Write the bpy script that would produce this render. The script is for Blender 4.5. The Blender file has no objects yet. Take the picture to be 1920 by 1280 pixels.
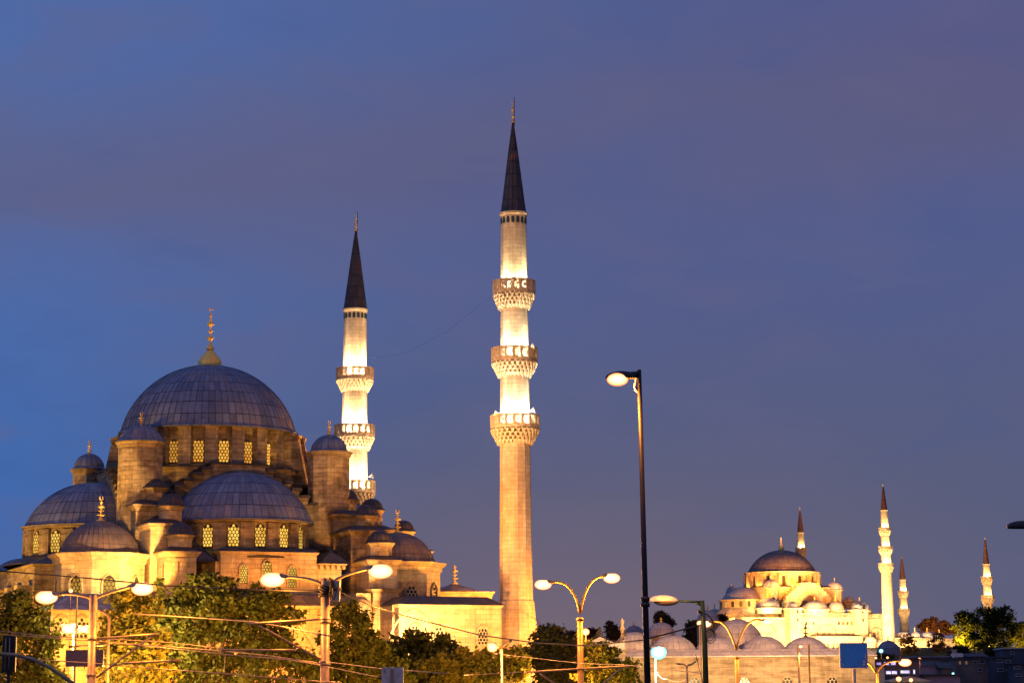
import bpy, math, random
import numpy as np
from mathutils import Matrix, Vector
random.seed(7); RNG = np.random.default_rng(7)
SC = bpy.context.scene; COL = SC.collection
R = math.radians

# ------------------------------------------------------------------ camera
F = 4370.0; CX = 960.0; PY = 450.0; CAMZ = 1.7
PITCH = math.atan((1325.0 - PY) / F); ROLL = -0.00687
cam_d = bpy.data.cameras.new('camera'); cam = bpy.data.objects.new('camera', cam_d); COL.objects.link(cam)
cam_d.sensor_fit = 'HORIZONTAL'; cam_d.sensor_width = 36.0; cam_d.lens = F / 1920 * 36.0
cam_d.shift_y = (PY - 640.0) / 1920.0
cam_d.clip_start = 0.5; cam_d.clip_end = 20000
ROT = Matrix.Rotation(R(90) + PITCH, 3, 'X') @ Matrix.Rotation(ROLL, 3, 'Z')
cam.matrix_world = Matrix.Translation((0, 0, CAMZ)) @ ROT.to_4x4()
SC.camera = cam
CAMP = Vector((0, 0, CAMZ)); FWD = ROT @ Vector((0, 0, -1))

def ray(px, py):
    return ROT @ Vector(((px - CX) / F, -(py - PY) / F, -1.0))
def P(px, py, Y):
    d = ray(px, py); return CAMP + d * (Y / d.y)
def sc_at(v):
    return F / (Vector(v) - CAMP).dot(FWD)
def proj(v):
    c = ROT.transposed() @ (Vector(v) - CAMP)
    return CX + F * c.x / -c.z, PY - F * c.y / -c.z

# ------------------------------------------------------------------ light and exposure
def srgb(r, g, b):
    f = lambda c: (c/255/12.92) if c/255 <= 0.04045 else ((c/255+0.055)/1.055)**2.4
    return (f(r), f(g), f(b), 1.0)
SC.view_settings.view_transform = 'Standard'; SC.view_settings.look = 'None'
SC.view_settings.exposure = 0.0; SC.view_settings.gamma = 1.0
SC.render.engine = 'CYCLES'
SC.cycles.use_denoising = True; SC.cycles.use_light_tree = True
SC.cycles.max_bounces = 4; SC.cycles.diffuse_bounces = 2; SC.cycles.glossy_bounces = 2
SC.cycles.transmission_bounces = 2; SC.cycles.transparent_max_bounces = 4
SC.cycles.sample_clamp_indirect = 4.0; SC.cycles.caustics_reflective = False; SC.cycles.caustics_refractive = False

W = bpy.data.worlds.new("World"); SC.world = W; W.use_nodes = True
nt = W.node_tree; nt.nodes.clear()
def N(tree, t, **kw):
    n = tree.nodes.new(t)
    for k, v in kw.items(): setattr(n, k, v)
    return n
def sky_nodes():
    L = nt.links.new
    tc = N(nt, 'ShaderNodeTexCoord'); sep = N(nt, 'ShaderNodeSeparateXYZ'); L(tc.outputs['Generated'], sep.inputs[0])
    def mr(src, a, b, c, d, smooth=True):
        m = N(nt, 'ShaderNodeMapRange'); m.interpolation_type = 'SMOOTHSTEP' if smooth else 'LINEAR'
        L(src, m.inputs[0])
        for i, v in zip((1, 2, 3, 4), (a, b, c, d)): m.inputs[i].default_value = v
        return m.outputs[0]
    def mix(f, a, b):
        m = N(nt, 'ShaderNodeMix', data_type='RGBA')
        if isinstance(f, float): m.inputs['Factor'].default_value = f
        else: L(f, m.inputs['Factor'])
        for s, v in (('A', a), ('B', b)):
            i = m.inputs[6 if s == 'A' else 7]
            if isinstance(v, tuple): i.default_value = v
            else: L(v, i)
        return m.outputs[2]
    def math_(op, a, b):
        m = N(nt, 'ShaderNodeMath', operation=op)
        for i, v in enumerate((a, b)):
            if isinstance(v, (int, float)): m.inputs[i].default_value = v
            else: L(v, m.inputs[i])
        return m.outputs[0]
    mp = N(nt, 'ShaderNodeMapping'); mp.inputs['Scale'].default_value = (3.0, 3.0, 8.0); mp.inputs['Rotation'].default_value = (0, R(12), 0)
    L(tc.outputs['Generated'], mp.inputs['Vector'])
    nz = N(nt, 'ShaderNodeTexNoise'); nz.inputs['Scale'].default_value = 1.6; nz.inputs['Detail'].default_value = 5; nz.inputs['Roughness'].default_value = 0.45
    L(mp.outputs[0], nz.inputs['Vector'])
    x, z = sep.outputs['X'], sep.outputs['Z']
    fx = mr(x, -0.27, -0.02, 0.0, 1.0)
    low = mix(fx, srgb(58, 107, 180), srgb(89, 94, 124))
    up = mix(mr(x, -0.24, 0.10, 0.0, 1.0), srgb(80, 106, 165), srgb(82, 93, 142))
    fz = mr(z, 0.06, 0.22, 0.0, 1.0)
    base = mix(fz, low, up)
    # faint mauve cloud bank slanting across the sky, broken up by noise
    d = math_('ABSOLUTE', math_('SUBTRACT', math_('SUBTRACT', z, math_('MULTIPLY', x, 0.09)), 0.232), 0.0)
    band = mr(d, 0.062, 0.0, 0.0, 1.0)
    cl = mr(nz.outputs[0], 0.36, 0.60, 0.25, 1.0)
    base = mix(math_('MULTIPLY', math_('MULTIPLY', cl, band), 0.65), base, srgb(98, 94, 125))
    cr = math_('MULTIPLY', mr(x, 0.02, 0.24, 0.0, 0.5), mr(z, 0.19, 0.29, 0.0, 1.0))
    base = mix(cr, base, srgb(90, 86, 131))
    nz2 = N(nt, 'ShaderNodeTexNoise'); nz2.inputs['Scale'].default_value = 4.5; nz2.inputs['Detail'].default_value = 6; nz2.inputs['Roughness'].default_value = 0.5; nz2.inputs['Distortion'].default_value = 0.4
    L(mp.outputs[0], nz2.inputs['Vector'])
    wisp = mr(nz2.outputs[0], 0.46, 0.72, 0.0, 0.3)
    base = mix(wisp, base, srgb(100, 98, 134))
    dk = mr(nz2.outputs[0], 0.46, 0.28, 0.0, 0.2)
    base = mix(dk, base, srgb(66, 87, 144))
    g = mr(z, 0.13, 0.0, 0.0, 0.9); gx = mr(math_('ABSOLUTE', math_('SUBTRACT', x, 0.035), 0.0), 0.23, 0.0, 0.0, 1.0)
    base = mix(math_('MULTIPLY', g, gx), base, srgb(122, 104, 114))
    hi = mr(z, 0.32, 0.7, 1.0, 1.5)
    bg = N(nt, 'ShaderNodeBackground'); L(base, bg.inputs['Color']); L(hi, bg.inputs['Strength'])
    out = N(nt, 'ShaderNodeOutputWorld'); L(bg.outputs[0], out.inputs['Surface'])
sky_nodes()

GAIN = {'balcony_floodlight': 15.0, 'drum_floodlight': 12.0, 'floodlight_beam': 8.5, 'lamp_light': 3.6, 'street_glow': 14.0}
def lamp(kind, loc, power, color=(1, .55, .18), target=None, size=None, blend=0.6, radius=0.3, parent=None, name='floodlight_beam'):
    d = bpy.data.lights.new(name, kind); d.energy = power * GAIN.get(name, 1.0); d.color = color; d.shadow_soft_size = radius
    if kind == 'SPOT': d.spot_size = R(size or 60); d.spot_blend = blend
    o = bpy.data.objects.new(name, d); COL.objects.link(o); o.location = loc
    if target is not None:
        o.rotation_euler = (Vector(target) - Vector(loc)).to_track_quat('-Z', 'Y').to_euler()
    if parent:
        o.parent = parent
    return o
ORANGE = (1.0, 0.34, 0.04); AMBER = (1.0, 0.41, 0.07); WARM = (1.0, 0.56, 0.18); PALE = (1.0, 0.84, 0.48); CREAMY = (1.0, 0.74, 0.40)
# a broad warm glow of the lit city squares around the mosque and a very weak dusk sun
sun_d = bpy.data.lights.new('sun', 'SUN'); sun_d.energy = 0.06; sun_d.angle = R(15); sun_d.color = (0.8, 0.75, 1.0)
sun = bpy.data.objects.new('sun', sun_d); COL.objects.link(sun); sun.rotation_euler = (R(60), 0, R(-60))

# ------------------------------------------------------------------ materials
MATS = {}
def mat(name, rough=0.8, metal=0.0):
    m = bpy.data.materials.new(name); m.use_nodes = True
    b = m.node_tree.nodes['Principled BSDF']; b.inputs['Roughness'].default_value = rough; b.inputs['Metallic'].default_value = metal
    b.inputs['Specular IOR Level'].default_value = 0.3
    MATS[name] = m; return m, b, m.node_tree
def ramp(t, src, stops):
    r = N(t, 'ShaderNodeValToRGB'); t.links.new(src, r.inputs[0])
    e = r.color_ramp.elements
    while len(e) < len(stops): e.new(0.5)
    for i, (p, c) in enumerate(stops): e[i].position = p; e[i].color = c
    return r.outputs[0]
def mixc(t, f, a, b, mode='MIX'):
    m = N(t, 'ShaderNodeMix', data_type='RGBA'); m.blend_type = mode
    if isinstance(f, float): m.inputs[0].default_value = f
    else: t.links.new(f, m.inputs[0])
    for i, v in ((6, a), (7, b)):
        if isinstance(v, tuple): m.inputs[i].default_value = v
        else: t.links.new(v, m.inputs[i])
    return m.outputs[2]
def noise(t, scale, detail=4, rough=0.6, vec=None, dist=0.0):
    n = N(t, 'ShaderNodeTexNoise'); n.inputs['Scale'].default_value = scale; n.inputs['Detail'].default_value = detail
    n.inputs['Roughness'].default_value = rough; n.inputs['Distortion'].default_value = dist
    if vec is not None: t.links.new(vec, n.inputs['Vector'])
    return n.outputs[0]
def gen(v): return (v[0], v[1], v[2], 1.0)

def stone(name, c1, c2, mortar, bw=1.0, bh=0.42, stain=0.55, msize=0.018, streak=0.6):
    m, b, t = mat(name, 0.85)
    uv = N(t, 'ShaderNodeUVMap'); uv.uv_map = 'UVMap'
    br = N(t, 'ShaderNodeTexBrick'); t.links.new(uv.outputs[0], br.inputs['Vector'])
    br.inputs['Scale'].default_value = 1.0; br.inputs['Brick Width'].default_value = bw; br.inputs['Row Height'].default_value = bh
    br.inputs['Mortar Size'].default_value = msize; br.inputs['Mortar Smooth'].default_value = 0.3; br.inputs['Bias'].default_value = 0.0
    br.inputs['Color1'].default_value = gen(c1); br.inputs['Color2'].default_value = gen(c2); br.inputs['Mortar'].default_value = gen(mortar)
    geo = N(t, 'ShaderNodeNewGeometry')
    n1 = noise(t, 0.35, 6, 0.65, geo.outputs['Position'], 0.6)
    st = ramp(t, n1, [(0.38, (0.22, 0.18, 0.15, 1)), (0.52, (0.95, 0.95, 0.95, 1)), (0.75, (1.2, 1.18, 1.12, 1))])
    mp = N(t, 'ShaderNodeMapping'); mp.inputs['Scale'].default_value = (1.6, 1.6, 0.22); t.links.new(geo.outputs['Position'], mp.inputs[0])
    n2 = noise(t, 1.0, 5, 0.7, mp.outputs[0], 0.3)
    st2 = ramp(t, n2, [(0.30, (0.62, 0.56, 0.50, 1)), (0.62, (1.08, 1.06, 1.02, 1))])
    c = mixc(t, stain, br.outputs['Color'], st, 'MULTIPLY'); c = mixc(t, 0.8, c, st2, 'MULTIPLY')
    # weathered streak bands along some courses
    mp3 = N(t, 'ShaderNodeMapping'); mp3.inputs['Scale'].default_value = (0.45, 2.4, 1); t.links.new(uv.outputs[0], mp3.inputs[0])
    n3 = noise(t, 1.0, 4, 0.7, mp3.outputs[0], 0.2)
    st3 = ramp(t, n3, [(0.38, (0.42, 0.33, 0.26, 1)), (0.54, (1, 1, 1, 1))])
    c = mixc(t, streak, c, st3, 'MULTIPLY')
    t.links.new(c, b.inputs['Base Color'])
    bp = N(t, 'ShaderNodeBump'); bp.inputs['Strength'].default_value = 0.5; bp.inputs['Distance'].default_value = 0.05
    t.links.new(noise(t, 3.0, 5, 0.7, geo.outputs['Position']), bp.inputs['Height'])
    t.links.new(bp.outputs[0], b.inputs['Normal'])
    return m
STONE = stone('weathered_limestone', (0.42, 0.335, 0.21), (0.24, 0.19, 0.12), (0.11, 0.085, 0.055))
STONE_L = stone('pale_limestone', (0.53, 0.43, 0.28), (0.40, 0.32, 0.20), (0.22, 0.17, 0.105), 1.0, 0.42, 0.3, 0.018, 0.35)
STONE_M = stone('minaret_limestone', (0.52, 0.41, 0.30), (0.43, 0.335, 0.24), (0.28, 0.21, 0.15), 0.8, 0.4, 0.25, 0.018, 0.22)
STONE_B = stone('grey_wall_limestone', (0.40, 0.35, 0.23), (0.27, 0.23, 0.15), (0.17, 0.14, 0.09), 1.7, 0.36, 0.3, 0.012)
BRICK = stone('banded_masonry', (0.36, 0.31, 0.24), (0.27, 0.21, 0.16), (0.40, 0.36, 0.30), 0.5, 0.3, 0.3, 0.05)

def lead(name, c1, c2, line, patch=(0.30, 0.21, 0.17), rough=0.5):
    """lead sheets: UV counts sheets across and courses up"""
    m, b, t = mat(name, rough, 0.25)
    uv = N(t, 'ShaderNodeUVMap'); uv.uv_map = 'UVMap'
    br = N(t, 'ShaderNodeTexBrick'); br.offset = 0.0; br.squash = 1.0; t.links.new(uv.outputs[0], br.inputs['Vector'])
    br.inputs['Scale'].default_value = 1.0; br.inputs['Brick Width'].default_value = 1.0; br.inputs['Row Height'].default_value = 1.0
    br.inputs['Mortar Size'].default_value = 0.035; br.inputs['Mortar Smooth'].default_value = 0.2
    br.inputs['Color1'].default_value = gen(c1); br.inputs['Color2'].default_value = gen(c2); br.inputs['Mortar'].default_value = gen(line)
    geo = N(t, 'ShaderNodeNewGeometry')
    n = noise(t, 0.22, 5, 0.7, geo.outputs['Position'], 1.0)
    f = ramp(t, n, [(0.54, (0, 0, 0, 1)), (0.66, (1.0, 1.0, 1.0, 1))])
    wn = N(t, 'ShaderNodeTexWhiteNoise'); wn.noise_dimensions = '2D'
    fl = N(t, 'ShaderNodeVectorMath', operation='FLOOR'); t.links.new(uv.outputs[0], fl.inputs[0]); t.links.new(fl.outputs[0], wn.inputs['Vector'])
    ff = N(t, 'ShaderNodeMath', operation='MULTIPLY'); t.links.new(f, ff.inputs[0]); t.links.new(wn.outputs['Value'], ff.inputs[1])
    c = mixc(t, ff.outputs[0], br.outputs['Color'], gen(patch))
    n2 = noise(t, 1.3, 5, 0.7, geo.outputs['Position'], 0.4)
    c = mixc(t, 0.8, c, ramp(t, n2, [(0.3, (0.65, 0.65, 0.68, 1)), (0.7, (1.2, 1.18, 1.15, 1))]), 'MULTIPLY')
    t.links.new(c, b.inputs['Base Color'])
    bp = N(t, 'ShaderNodeBump'); bp.inputs['Strength'].default_value = 0.6; bp.inputs['Distance'].default_value = 0.06
    t.links.new(n2, bp.inputs['Height']); t.links.new(bp.outputs[0], b.inputs['Normal'])
    return m
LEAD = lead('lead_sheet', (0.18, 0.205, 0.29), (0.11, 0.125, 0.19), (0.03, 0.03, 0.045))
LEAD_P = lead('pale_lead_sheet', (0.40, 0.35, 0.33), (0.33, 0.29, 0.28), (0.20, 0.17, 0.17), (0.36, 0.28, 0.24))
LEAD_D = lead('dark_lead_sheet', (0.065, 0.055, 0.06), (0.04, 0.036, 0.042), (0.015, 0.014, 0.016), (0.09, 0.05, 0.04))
LEAD_C = lead('dark_cone_lead_sheet', (0.06, 0.06, 0.075), (0.035, 0.036, 0.05), (0.012, 0.012, 0.015), (0.20, 0.09, 0.05))

def plain(name, c, rough=0.6, metal=0.0, var=0.25, scale=6.0, spec=None):
    m, b, t = mat(name, rough, metal)
    geo = N(t, 'ShaderNodeNewGeometry')
    n = noise(t, scale, 4, 0.6, geo.outputs['Position'])
    lo = tuple(x * (1 - var) for x in c); hi = tuple(min(1, x * (1 + var)) for x in c)
    t.links.new(ramp(t, n, [(0.3, gen(lo)), (0.7, gen(hi))]), b.inputs['Base Color'])
    if spec is not None: b.inputs['Specular IOR Level'].default_value = spec
    return m
LEAD_B = lead('brown_lead_sheet', (0.17, 0.13, 0.12), (0.12, 0.09, 0.09), (0.05, 0.035, 0.035), (0.22, 0.12, 0.08))
LEAD_R = lead('russet_lit_cone_lead', (0.15, 0.06, 0.035), (0.10, 0.04, 0.025), (0.03, 0.015, 0.012), (0.22, 0.09, 0.04))  # russet puts the amber floodlight into the colour of dark lead cones
GOLD = plain('gilded_copper', (0.85, 0.55, 0.12), 0.38, 0.35)
GRILLE = plain('dark_window_tracery', (0.03, 0.025, 0.02), 0.8)
TRACERY = plain('pale_plaster_tracery', (0.42, 0.34, 0.22), 0.8)
DARKGLASS = plain('dark_window_glass', (0.02, 0.03, 0.035), 0.15, 0.0)
TEAL = plain('blue_green_opening', (0.012, 0.035, 0.045), 0.6)
STEEL = plain('lamp_tinted_steel', (0.34, 0.25, 0.16), 0.45, 0.35)  # grey steel tinted tan, the sodium light is in the colour
STEEL_LIT = plain('sodium_lit_steel', (0.36, 0.24, 0.07), 0.4, 0.2)  # golden tone is sodium lamplight painted into grey pole steel
DARKSTEEL = plain('dark_painted_steel', (0.035, 0.028, 0.026), 0.45, 0.2)
GREENSTEEL = plain('green_painted_steel', (0.05, 0.085, 0.03), 0.4, 0.2)
WIREM = plain('overhead_wire_metal', (0.30, 0.23, 0.16), 0.4, 0.7)
CABLE = plain('black_cable', (0.02, 0.018, 0.016), 0.5)
GROUNDM = plain('paved_ground', (0.10, 0.095, 0.09), 0.85, 0, 0.3, 0.4)
HILLM = plain('hill_scrub', (0.035, 0.04, 0.02), 0.95, 0, 0.5, 0.05)
WHITEP = plain('white_painted_sheet', (0.62, 0.55, 0.50), 0.5)
CREAM = plain('cream_plaster', (0.46, 0.40, 0.33), 0.8, 0, 0.2, 1.0)
MAUVE = plain('mauve_plaster', (0.30, 0.22, 0.26), 0.8, 0, 0.2, 0.5)
NAVY = plain('navy_plaster', (0.05, 0.06, 0.085), 0.8, 0, 0.4, 0.4)
BROWNP = plain('brown_plaster', (0.14, 0.10, 0.085), 0.8, 0, 0.35, 0.4)
ROOFT = plain('dark_tile_roof', (0.05, 0.05, 0.055), 0.8, 0, 0.4, 1.2)
FRAMEW = plain('white_window_frame', (0.26, 0.24, 0.26), 0.5)
TERRA = plain('terracotta_eave', (0.50, 0.27, 0.16), 0.8)
SIGNB = plain('blue_sign_sheet', (0.04, 0.27, 0.75), 0.45, 0, 0.12, 2.0)
SIGND = plain('dark_blue_sign_sheet', (0.03, 0.03, 0.11), 0.5)
AWN = plain('teal_awning_cloth', (0.01, 0.18, 0.17), 0.7)
BARK = plain('tree_bark', (0.07, 0.05, 0.03), 0.9)

def emis(name, col, strength, rim=None):
    m = bpy.data.materials.new(name); m.use_nodes = True; t = m.node_tree; t.nodes.clear()
    e = N(t, 'ShaderNodeEmission'); e.inputs['Strength'].default_value = strength
    o = N(t, 'ShaderNodeOutputMaterial'); t.links.new(e.outputs[0], o.inputs[0])
    e.inputs['Color'].default_value = gen(col)
    if rim:
        lw = N(t, 'ShaderNodeLayerWeight'); lw.inputs[0].default_value = 0.72  # orange rim colour stands in for the glow halo round a lamp
        t.links.new(mixc(t, lw.outputs['Facing'], gen(col), gen(rim)), e.inputs['Color'])
    MATS[name] = m
    try: m.cycles.emission_sampling = 'NONE'
    except Exception: pass
    return m
def emis_var(name, c1, c2, strength, scale=0.5):
    m = emis(name, c1, strength); t = m.node_tree
    e = [n for n in t.nodes if n.type == 'EMISSION'][0]
    geo = N(t, 'ShaderNodeNewGeometry')
    t.links.new(ramp(t, noise(t, scale, 3, 0.6, geo.outputs['Position']), [(0.35, gen(c1)), (0.65, gen(c2))]), e.inputs['Color'])
    oi = N(t, 'ShaderNodeObjectInfo'); mr_ = N(t, 'ShaderNodeMapRange'); t.links.new(oi.outputs['Random'], mr_.inputs[0])
    mr_.inputs[3].default_value = strength*0.5; mr_.inputs[4].default_value = strength*1.35; t.links.new(mr_.outputs[0], e.inputs['Strength'])
    return m
GLOWWIN = emis_var('lit_window_glass', (1.0, 0.50, 0.07), (0.8, 0.30, 0.03), 1.15, 1.3)
GLOWWIN2 = emis_var('lit_window_glass_pale', (1.0, 0.60, 0.10), (0.6, 0.28, 0.03), 1.15, 1.3)
GLOWDIM = emis('dim_lit_window_glass', (0.55, 0.30, 0.08), 0.4)
BULB = emis('sodium_lamp_glass', (1.0, 0.82, 0.45), 2.3, (1.0, 0.15, 0.01))
BULBR = emis('small_sodium_lamp_glass', (1.0, 0.70, 0.30), 3.0, (1.0, 0.22, 0.04))
BULBW = emis('white_lamp_glass', (0.62, 1.0, 0.97), 2.2, (0.1, 0.8, 0.85))
SHOPW = emis_var('lit_shop_glass', (0.95, 0.9, 1.0), (0.35, 0.2, 0.9), 1.4, 1.3)
SHOPY = emis_var('lit_shop_awning', (0.9, 0.75, 0.3), (0.25, 0.2, 0.08), 0.7, 0.8)

def leafmat(name, c1, c2, c3):
    m, b, t = mat(name, 0.75)
    geo = N(t, 'ShaderNodeNewGeometry')
    n = noise(t, 0.9, 4, 0.8, geo.outputs['Position'])
    c = ramp(t, n, [(0.3, gen(c1)), (0.5, gen(c2)), (0.7, gen(c3))])
    b.inputs['Specular IOR Level'].default_value = 0.15
    t.links.new(c, b.inputs['Base Color'])
    tr = N(t, 'ShaderNodeBsdfTranslucent'); t.links.new(c, tr.inputs['Color'])
    mx = N(t, 'ShaderNodeMixShader'); mx.inputs[0].default_value = 0.35
    t.links.new(b.outputs[0], mx.inputs[1]); t.links.new(tr.outputs[0], mx.inputs[2])
    t.links.new(mx.outputs[0], t.nodes['Material Output'].inputs[0])
    return m
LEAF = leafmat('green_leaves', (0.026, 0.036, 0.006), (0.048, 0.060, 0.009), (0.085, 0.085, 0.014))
LEAF_LIT = leafmat('lamplit_leaves', (0.035, 0.045, 0.006), (0.08, 0.08, 0.010), (0.15, 0.12, 0.015))  # lit copy of the leaves, yellow lamplight put into the colour
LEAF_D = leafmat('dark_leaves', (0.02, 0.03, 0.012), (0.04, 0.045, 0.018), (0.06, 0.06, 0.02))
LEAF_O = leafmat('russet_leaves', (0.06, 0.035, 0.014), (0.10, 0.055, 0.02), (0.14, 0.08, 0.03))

# ------------------------------------------------------------------ objects and meshes
def tag(o, label=None, cat=None, group=None, kind=None):
    if label: o['label'] = label
    if cat: o['category'] = cat
    if group: o['group'] = group
    if kind: o['kind'] = kind
    return o
def empty(name, loc=(0, 0, 0), rz=0.0, label=None, cat=None, group=None, parent=None):
    o = bpy.data.objects.new(name, None); COL.objects.link(o); o.location = loc; o.rotation_euler = (0, 0, rz)
    o.empty_display_size = 0.2
    if parent: o.parent = parent
    return tag(o, label, cat, group)

class MB:
    def __init__(s): s.v = []; s.f = []; s.u = []; s.sm = []
    def face(s, pts, uv=None, smooth=False):
        i = len(s.v); s.v.extend([tuple(p) for p in pts]); s.f.append(tuple(range(i, i + len(pts))))
        s.u.extend(uv if uv else [(p[0] + p[1], p[2]) for p in pts]); s.sm.append(smooth)
    def wall(s, a, b, z0, z1, u0=0.0):
        """vertical quad from a to b (2D), outward normal to the right of a->b"""
        d = math.hypot(b[0]-a[0], b[1]-a[1])
        s.face([(a[0], a[1], z0), (b[0], b[1], z0), (b[0], b[1], z1), (a[0], a[1], z1)],
               [(u0, z0), (u0+d, z0), (u0+d, z1), (u0, z1)])
        return u0 + d
    def prism(s, poly, z0, z1, top=True, bottom=False):
        """poly counter-clockwise seen from above"""
        u = 0.0; n = len(poly)
        for i in range(n): u = s.wall(poly[i], poly[(i+1) % n], z0, z1, u)
        if top: s.face([(x, y, z1) for x, y in poly], [(x, y) for x, y in poly])
        if bottom: s.face([(x, y, z0) for x, y in reversed(poly)], [(x, y) for x, y in reversed(poly)])
    def box(s, x0, x1, y0, y1, z0, z1):
        s.prism([(x0, y0), (x1, y0), (x1, y1), (x0, y1)], z0, z1, True, True)
    def frustum(s, x0, x1, y0, y1, z0, z1, e):
        """box flaring outwards by e towards the top (cornice); e<0 tapers"""
        a = [(x0, y0), (x1, y0), (x1, y1), (x0, y1)]; b = [(x0-e, y0-e), (x1+e, y0-e), (x1+e, y1+e), (x0-e, y1+e)]
        for i in range(4):
            j = (i+1) % 4
            p = [(*a[i], z0), (*a[j], z0), (*b[j], z1), (*b[i], z1)]
            L = math.dist(a[i], a[j]); h = max(abs(z1-z0), abs(e))
            s.face(p, [(0, z0), (L, z0), (L, z0+h), (0, z0+h)])
        s.face([(*q, z1) for q in b], b); s.face([(*q, z0) for q in reversed(a)], list(reversed(a)))
    def slab(s, pts2, axis, lo, hi):
        """polygon in (a,z) extruded along axis: axis 'y' -> a is x; axis 'x' -> a is y. pts2 counter-clockwise seen from -y / from +x"""
        n = len(pts2)
        mk = (lambda a, z, t: (a, t, z)) if axis == 'y' else (lambda a, z, t: (t, a, z))
        front, back = (lo, hi) if axis == 'y' else (hi, lo)
        s.face([mk(a, z, front) for a, z in pts2], list(pts2)); s.face([mk(a, z, back) for a, z in reversed(pts2)], list(reversed(pts2)))
        w = abs(hi - lo)
        for i in range(n):
            a, b = pts2[i], pts2[(i+1) % n]; d = math.dist(a, b)
            s.face([mk(*a, front), mk(*a, back), mk(*b, back), mk(*b, front)], [(0, 0), (w, 0), (w, d), (0, d)])
    def lathe(s, prof, n=32, cx=0, cy=0, a0=0.0, a1=360.0, us=None, vs=1.0, smooth=True, cols=None, closed=None, cap=False, v0=0.0, rot=0.0):
        """prof [(r,z)] bottom to top; us = units of u round the full circle (None -> metres at widest r)"""
        full = abs(a1 - a0 - 360) < 1e-6
        if cols is None:
            cols = [(a0 + (a1-a0)*i/n + rot, 0.0) for i in range(n+1)]
        rmax = max(r for r, z in prof)
        if us is None: us = 2*math.pi*rmax
        ls = [v0]
        for i in range(1, len(prof)): ls.append(ls[-1] + math.dist(prof[i], prof[i-1]) * vs)
        V = []
        for k, (r, z) in enumerate(prof):
            row = []
            for a, dr in cols:
                rr = r + (dr if r > 0.35 * rmax else dr * max(r, 0) / (0.35*rmax)) if not callable(dr) else dr(r, z)
                row.append((cx + rr*math.cos(R(a)), cy + rr*math.sin(R(a)), z))
            V.append(row)
        base = len(s.v)
        m = len(cols)
        for row in V: s.v.extend(row)
        for k in range(len(prof)-1):
            for j in range(m-1):
                i00 = base + k*m + j; i01 = i00 + 1; i10 = i00 + m; i11 = i10 + 1
                u0 = (cols[j][0]-a0)/360*us; u1 = (cols[j+1][0]-a0)/360*us
                if prof[k+1][0] < 1e-6:
                    s.f.append((i00, i01, i10)); s.u.extend([(u0, ls[k]), (u1, ls[k]), ((u0+u1)/2, ls[k+1])])
                elif prof[k][0] < 1e-6:
                    s.f.append((i00, i11, i10)); s.u.extend([(u0, ls[k]), (u1, ls[k+1]), (u0, ls[k+1])])
                else:
                    s.f.append((i00, i01, i11, i10)); s.u.extend([(u0, ls[k]), (u1, ls[k]), (u1, ls[k+1]), (u0, ls[k+1])])
                s.sm.append(smooth)
    def tube(s, pts, r, n=6, r2=None, smooth=True):
        pts = [Vector(p) for p in pts]; m = len(pts); r2 = r if r2 is None else r2
        base = len(s.v); prev = None
        for i, p in enumerate(pts):
            d = (pts[min(i+1, m-1)] - pts[max(i-1, 0)]).normalized()
            if prev is None: ax = d.orthogonal().normalized()
            else: ax = (prev - d * prev.dot(d)).normalized()
            prev = ax; bx = d.cross(ax); rr = r + (r2 - r) * i / max(1, m-1)
            for j in range(n):
                a = 2*math.pi*j/n; s.v.append(tuple(p + ax*(rr*math.cos(a)) + bx*(rr*math.sin(a))))
        for i in range(m-1):
            for j in range(n):
                a = base + i*n + j; b = base + i*n + (j+1) % n
                s.f.append((a, b, b+n, a+n)); s.u.extend([(j/n, i), ((j+1)/n, i), ((j+1)/n, i+1), (j/n, i+1)]); s.sm.append(smooth)
        for e, rev in ((0, True), (m-1, False)):
            ids = [base + e*n + j for j in range(n)]
            if rev: ids.reverse()
            s.f.append(tuple(ids)); s.u.extend([(0, 0)]*n); s.sm.append(False)
    def ellipsoid(s, c, rx, ry, rz, n=12, m=8, zlo=-1.0, zhi=1.0):
        t0, t1 = math.asin(zlo), math.asin(zhi)
        pr = [(max(0, math.cos(t0+(t1-t0)*i/m)), math.sin(t0+(t1-t0)*i/m)) for i in range(m+1)]
        b = len(s.v); s.lathe(pr, n, smooth=True)
        for i in range(b, len(s.v)):
            x, y, z = s.v[i]; s.v[i] = (c[0]+x*rx, c[1]+y*ry, c[2]+z*rz)
    def xform(s, M, start=0):
        for i in range(start, len(s.v)): s.v[i] = tuple(M @ Vector(s.v[i]))
    def build(s, name, material, parent=None):
        me = bpy.data.meshes.new(name); me.from_pydata(s.v, [], s.f)
        ul = me.uv_layers.new(name='UVMap')
        ul.data.foreach_set('uv', np.array(s.u, dtype=np.float32).ravel())
        me.polygons.foreach_set('use_smooth', s.sm); me.materials.append(material); me.update()
        o = bpy.data.objects.new(name, me); COL.objects.link(o)
        if parent: o.parent = parent
        return o

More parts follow.
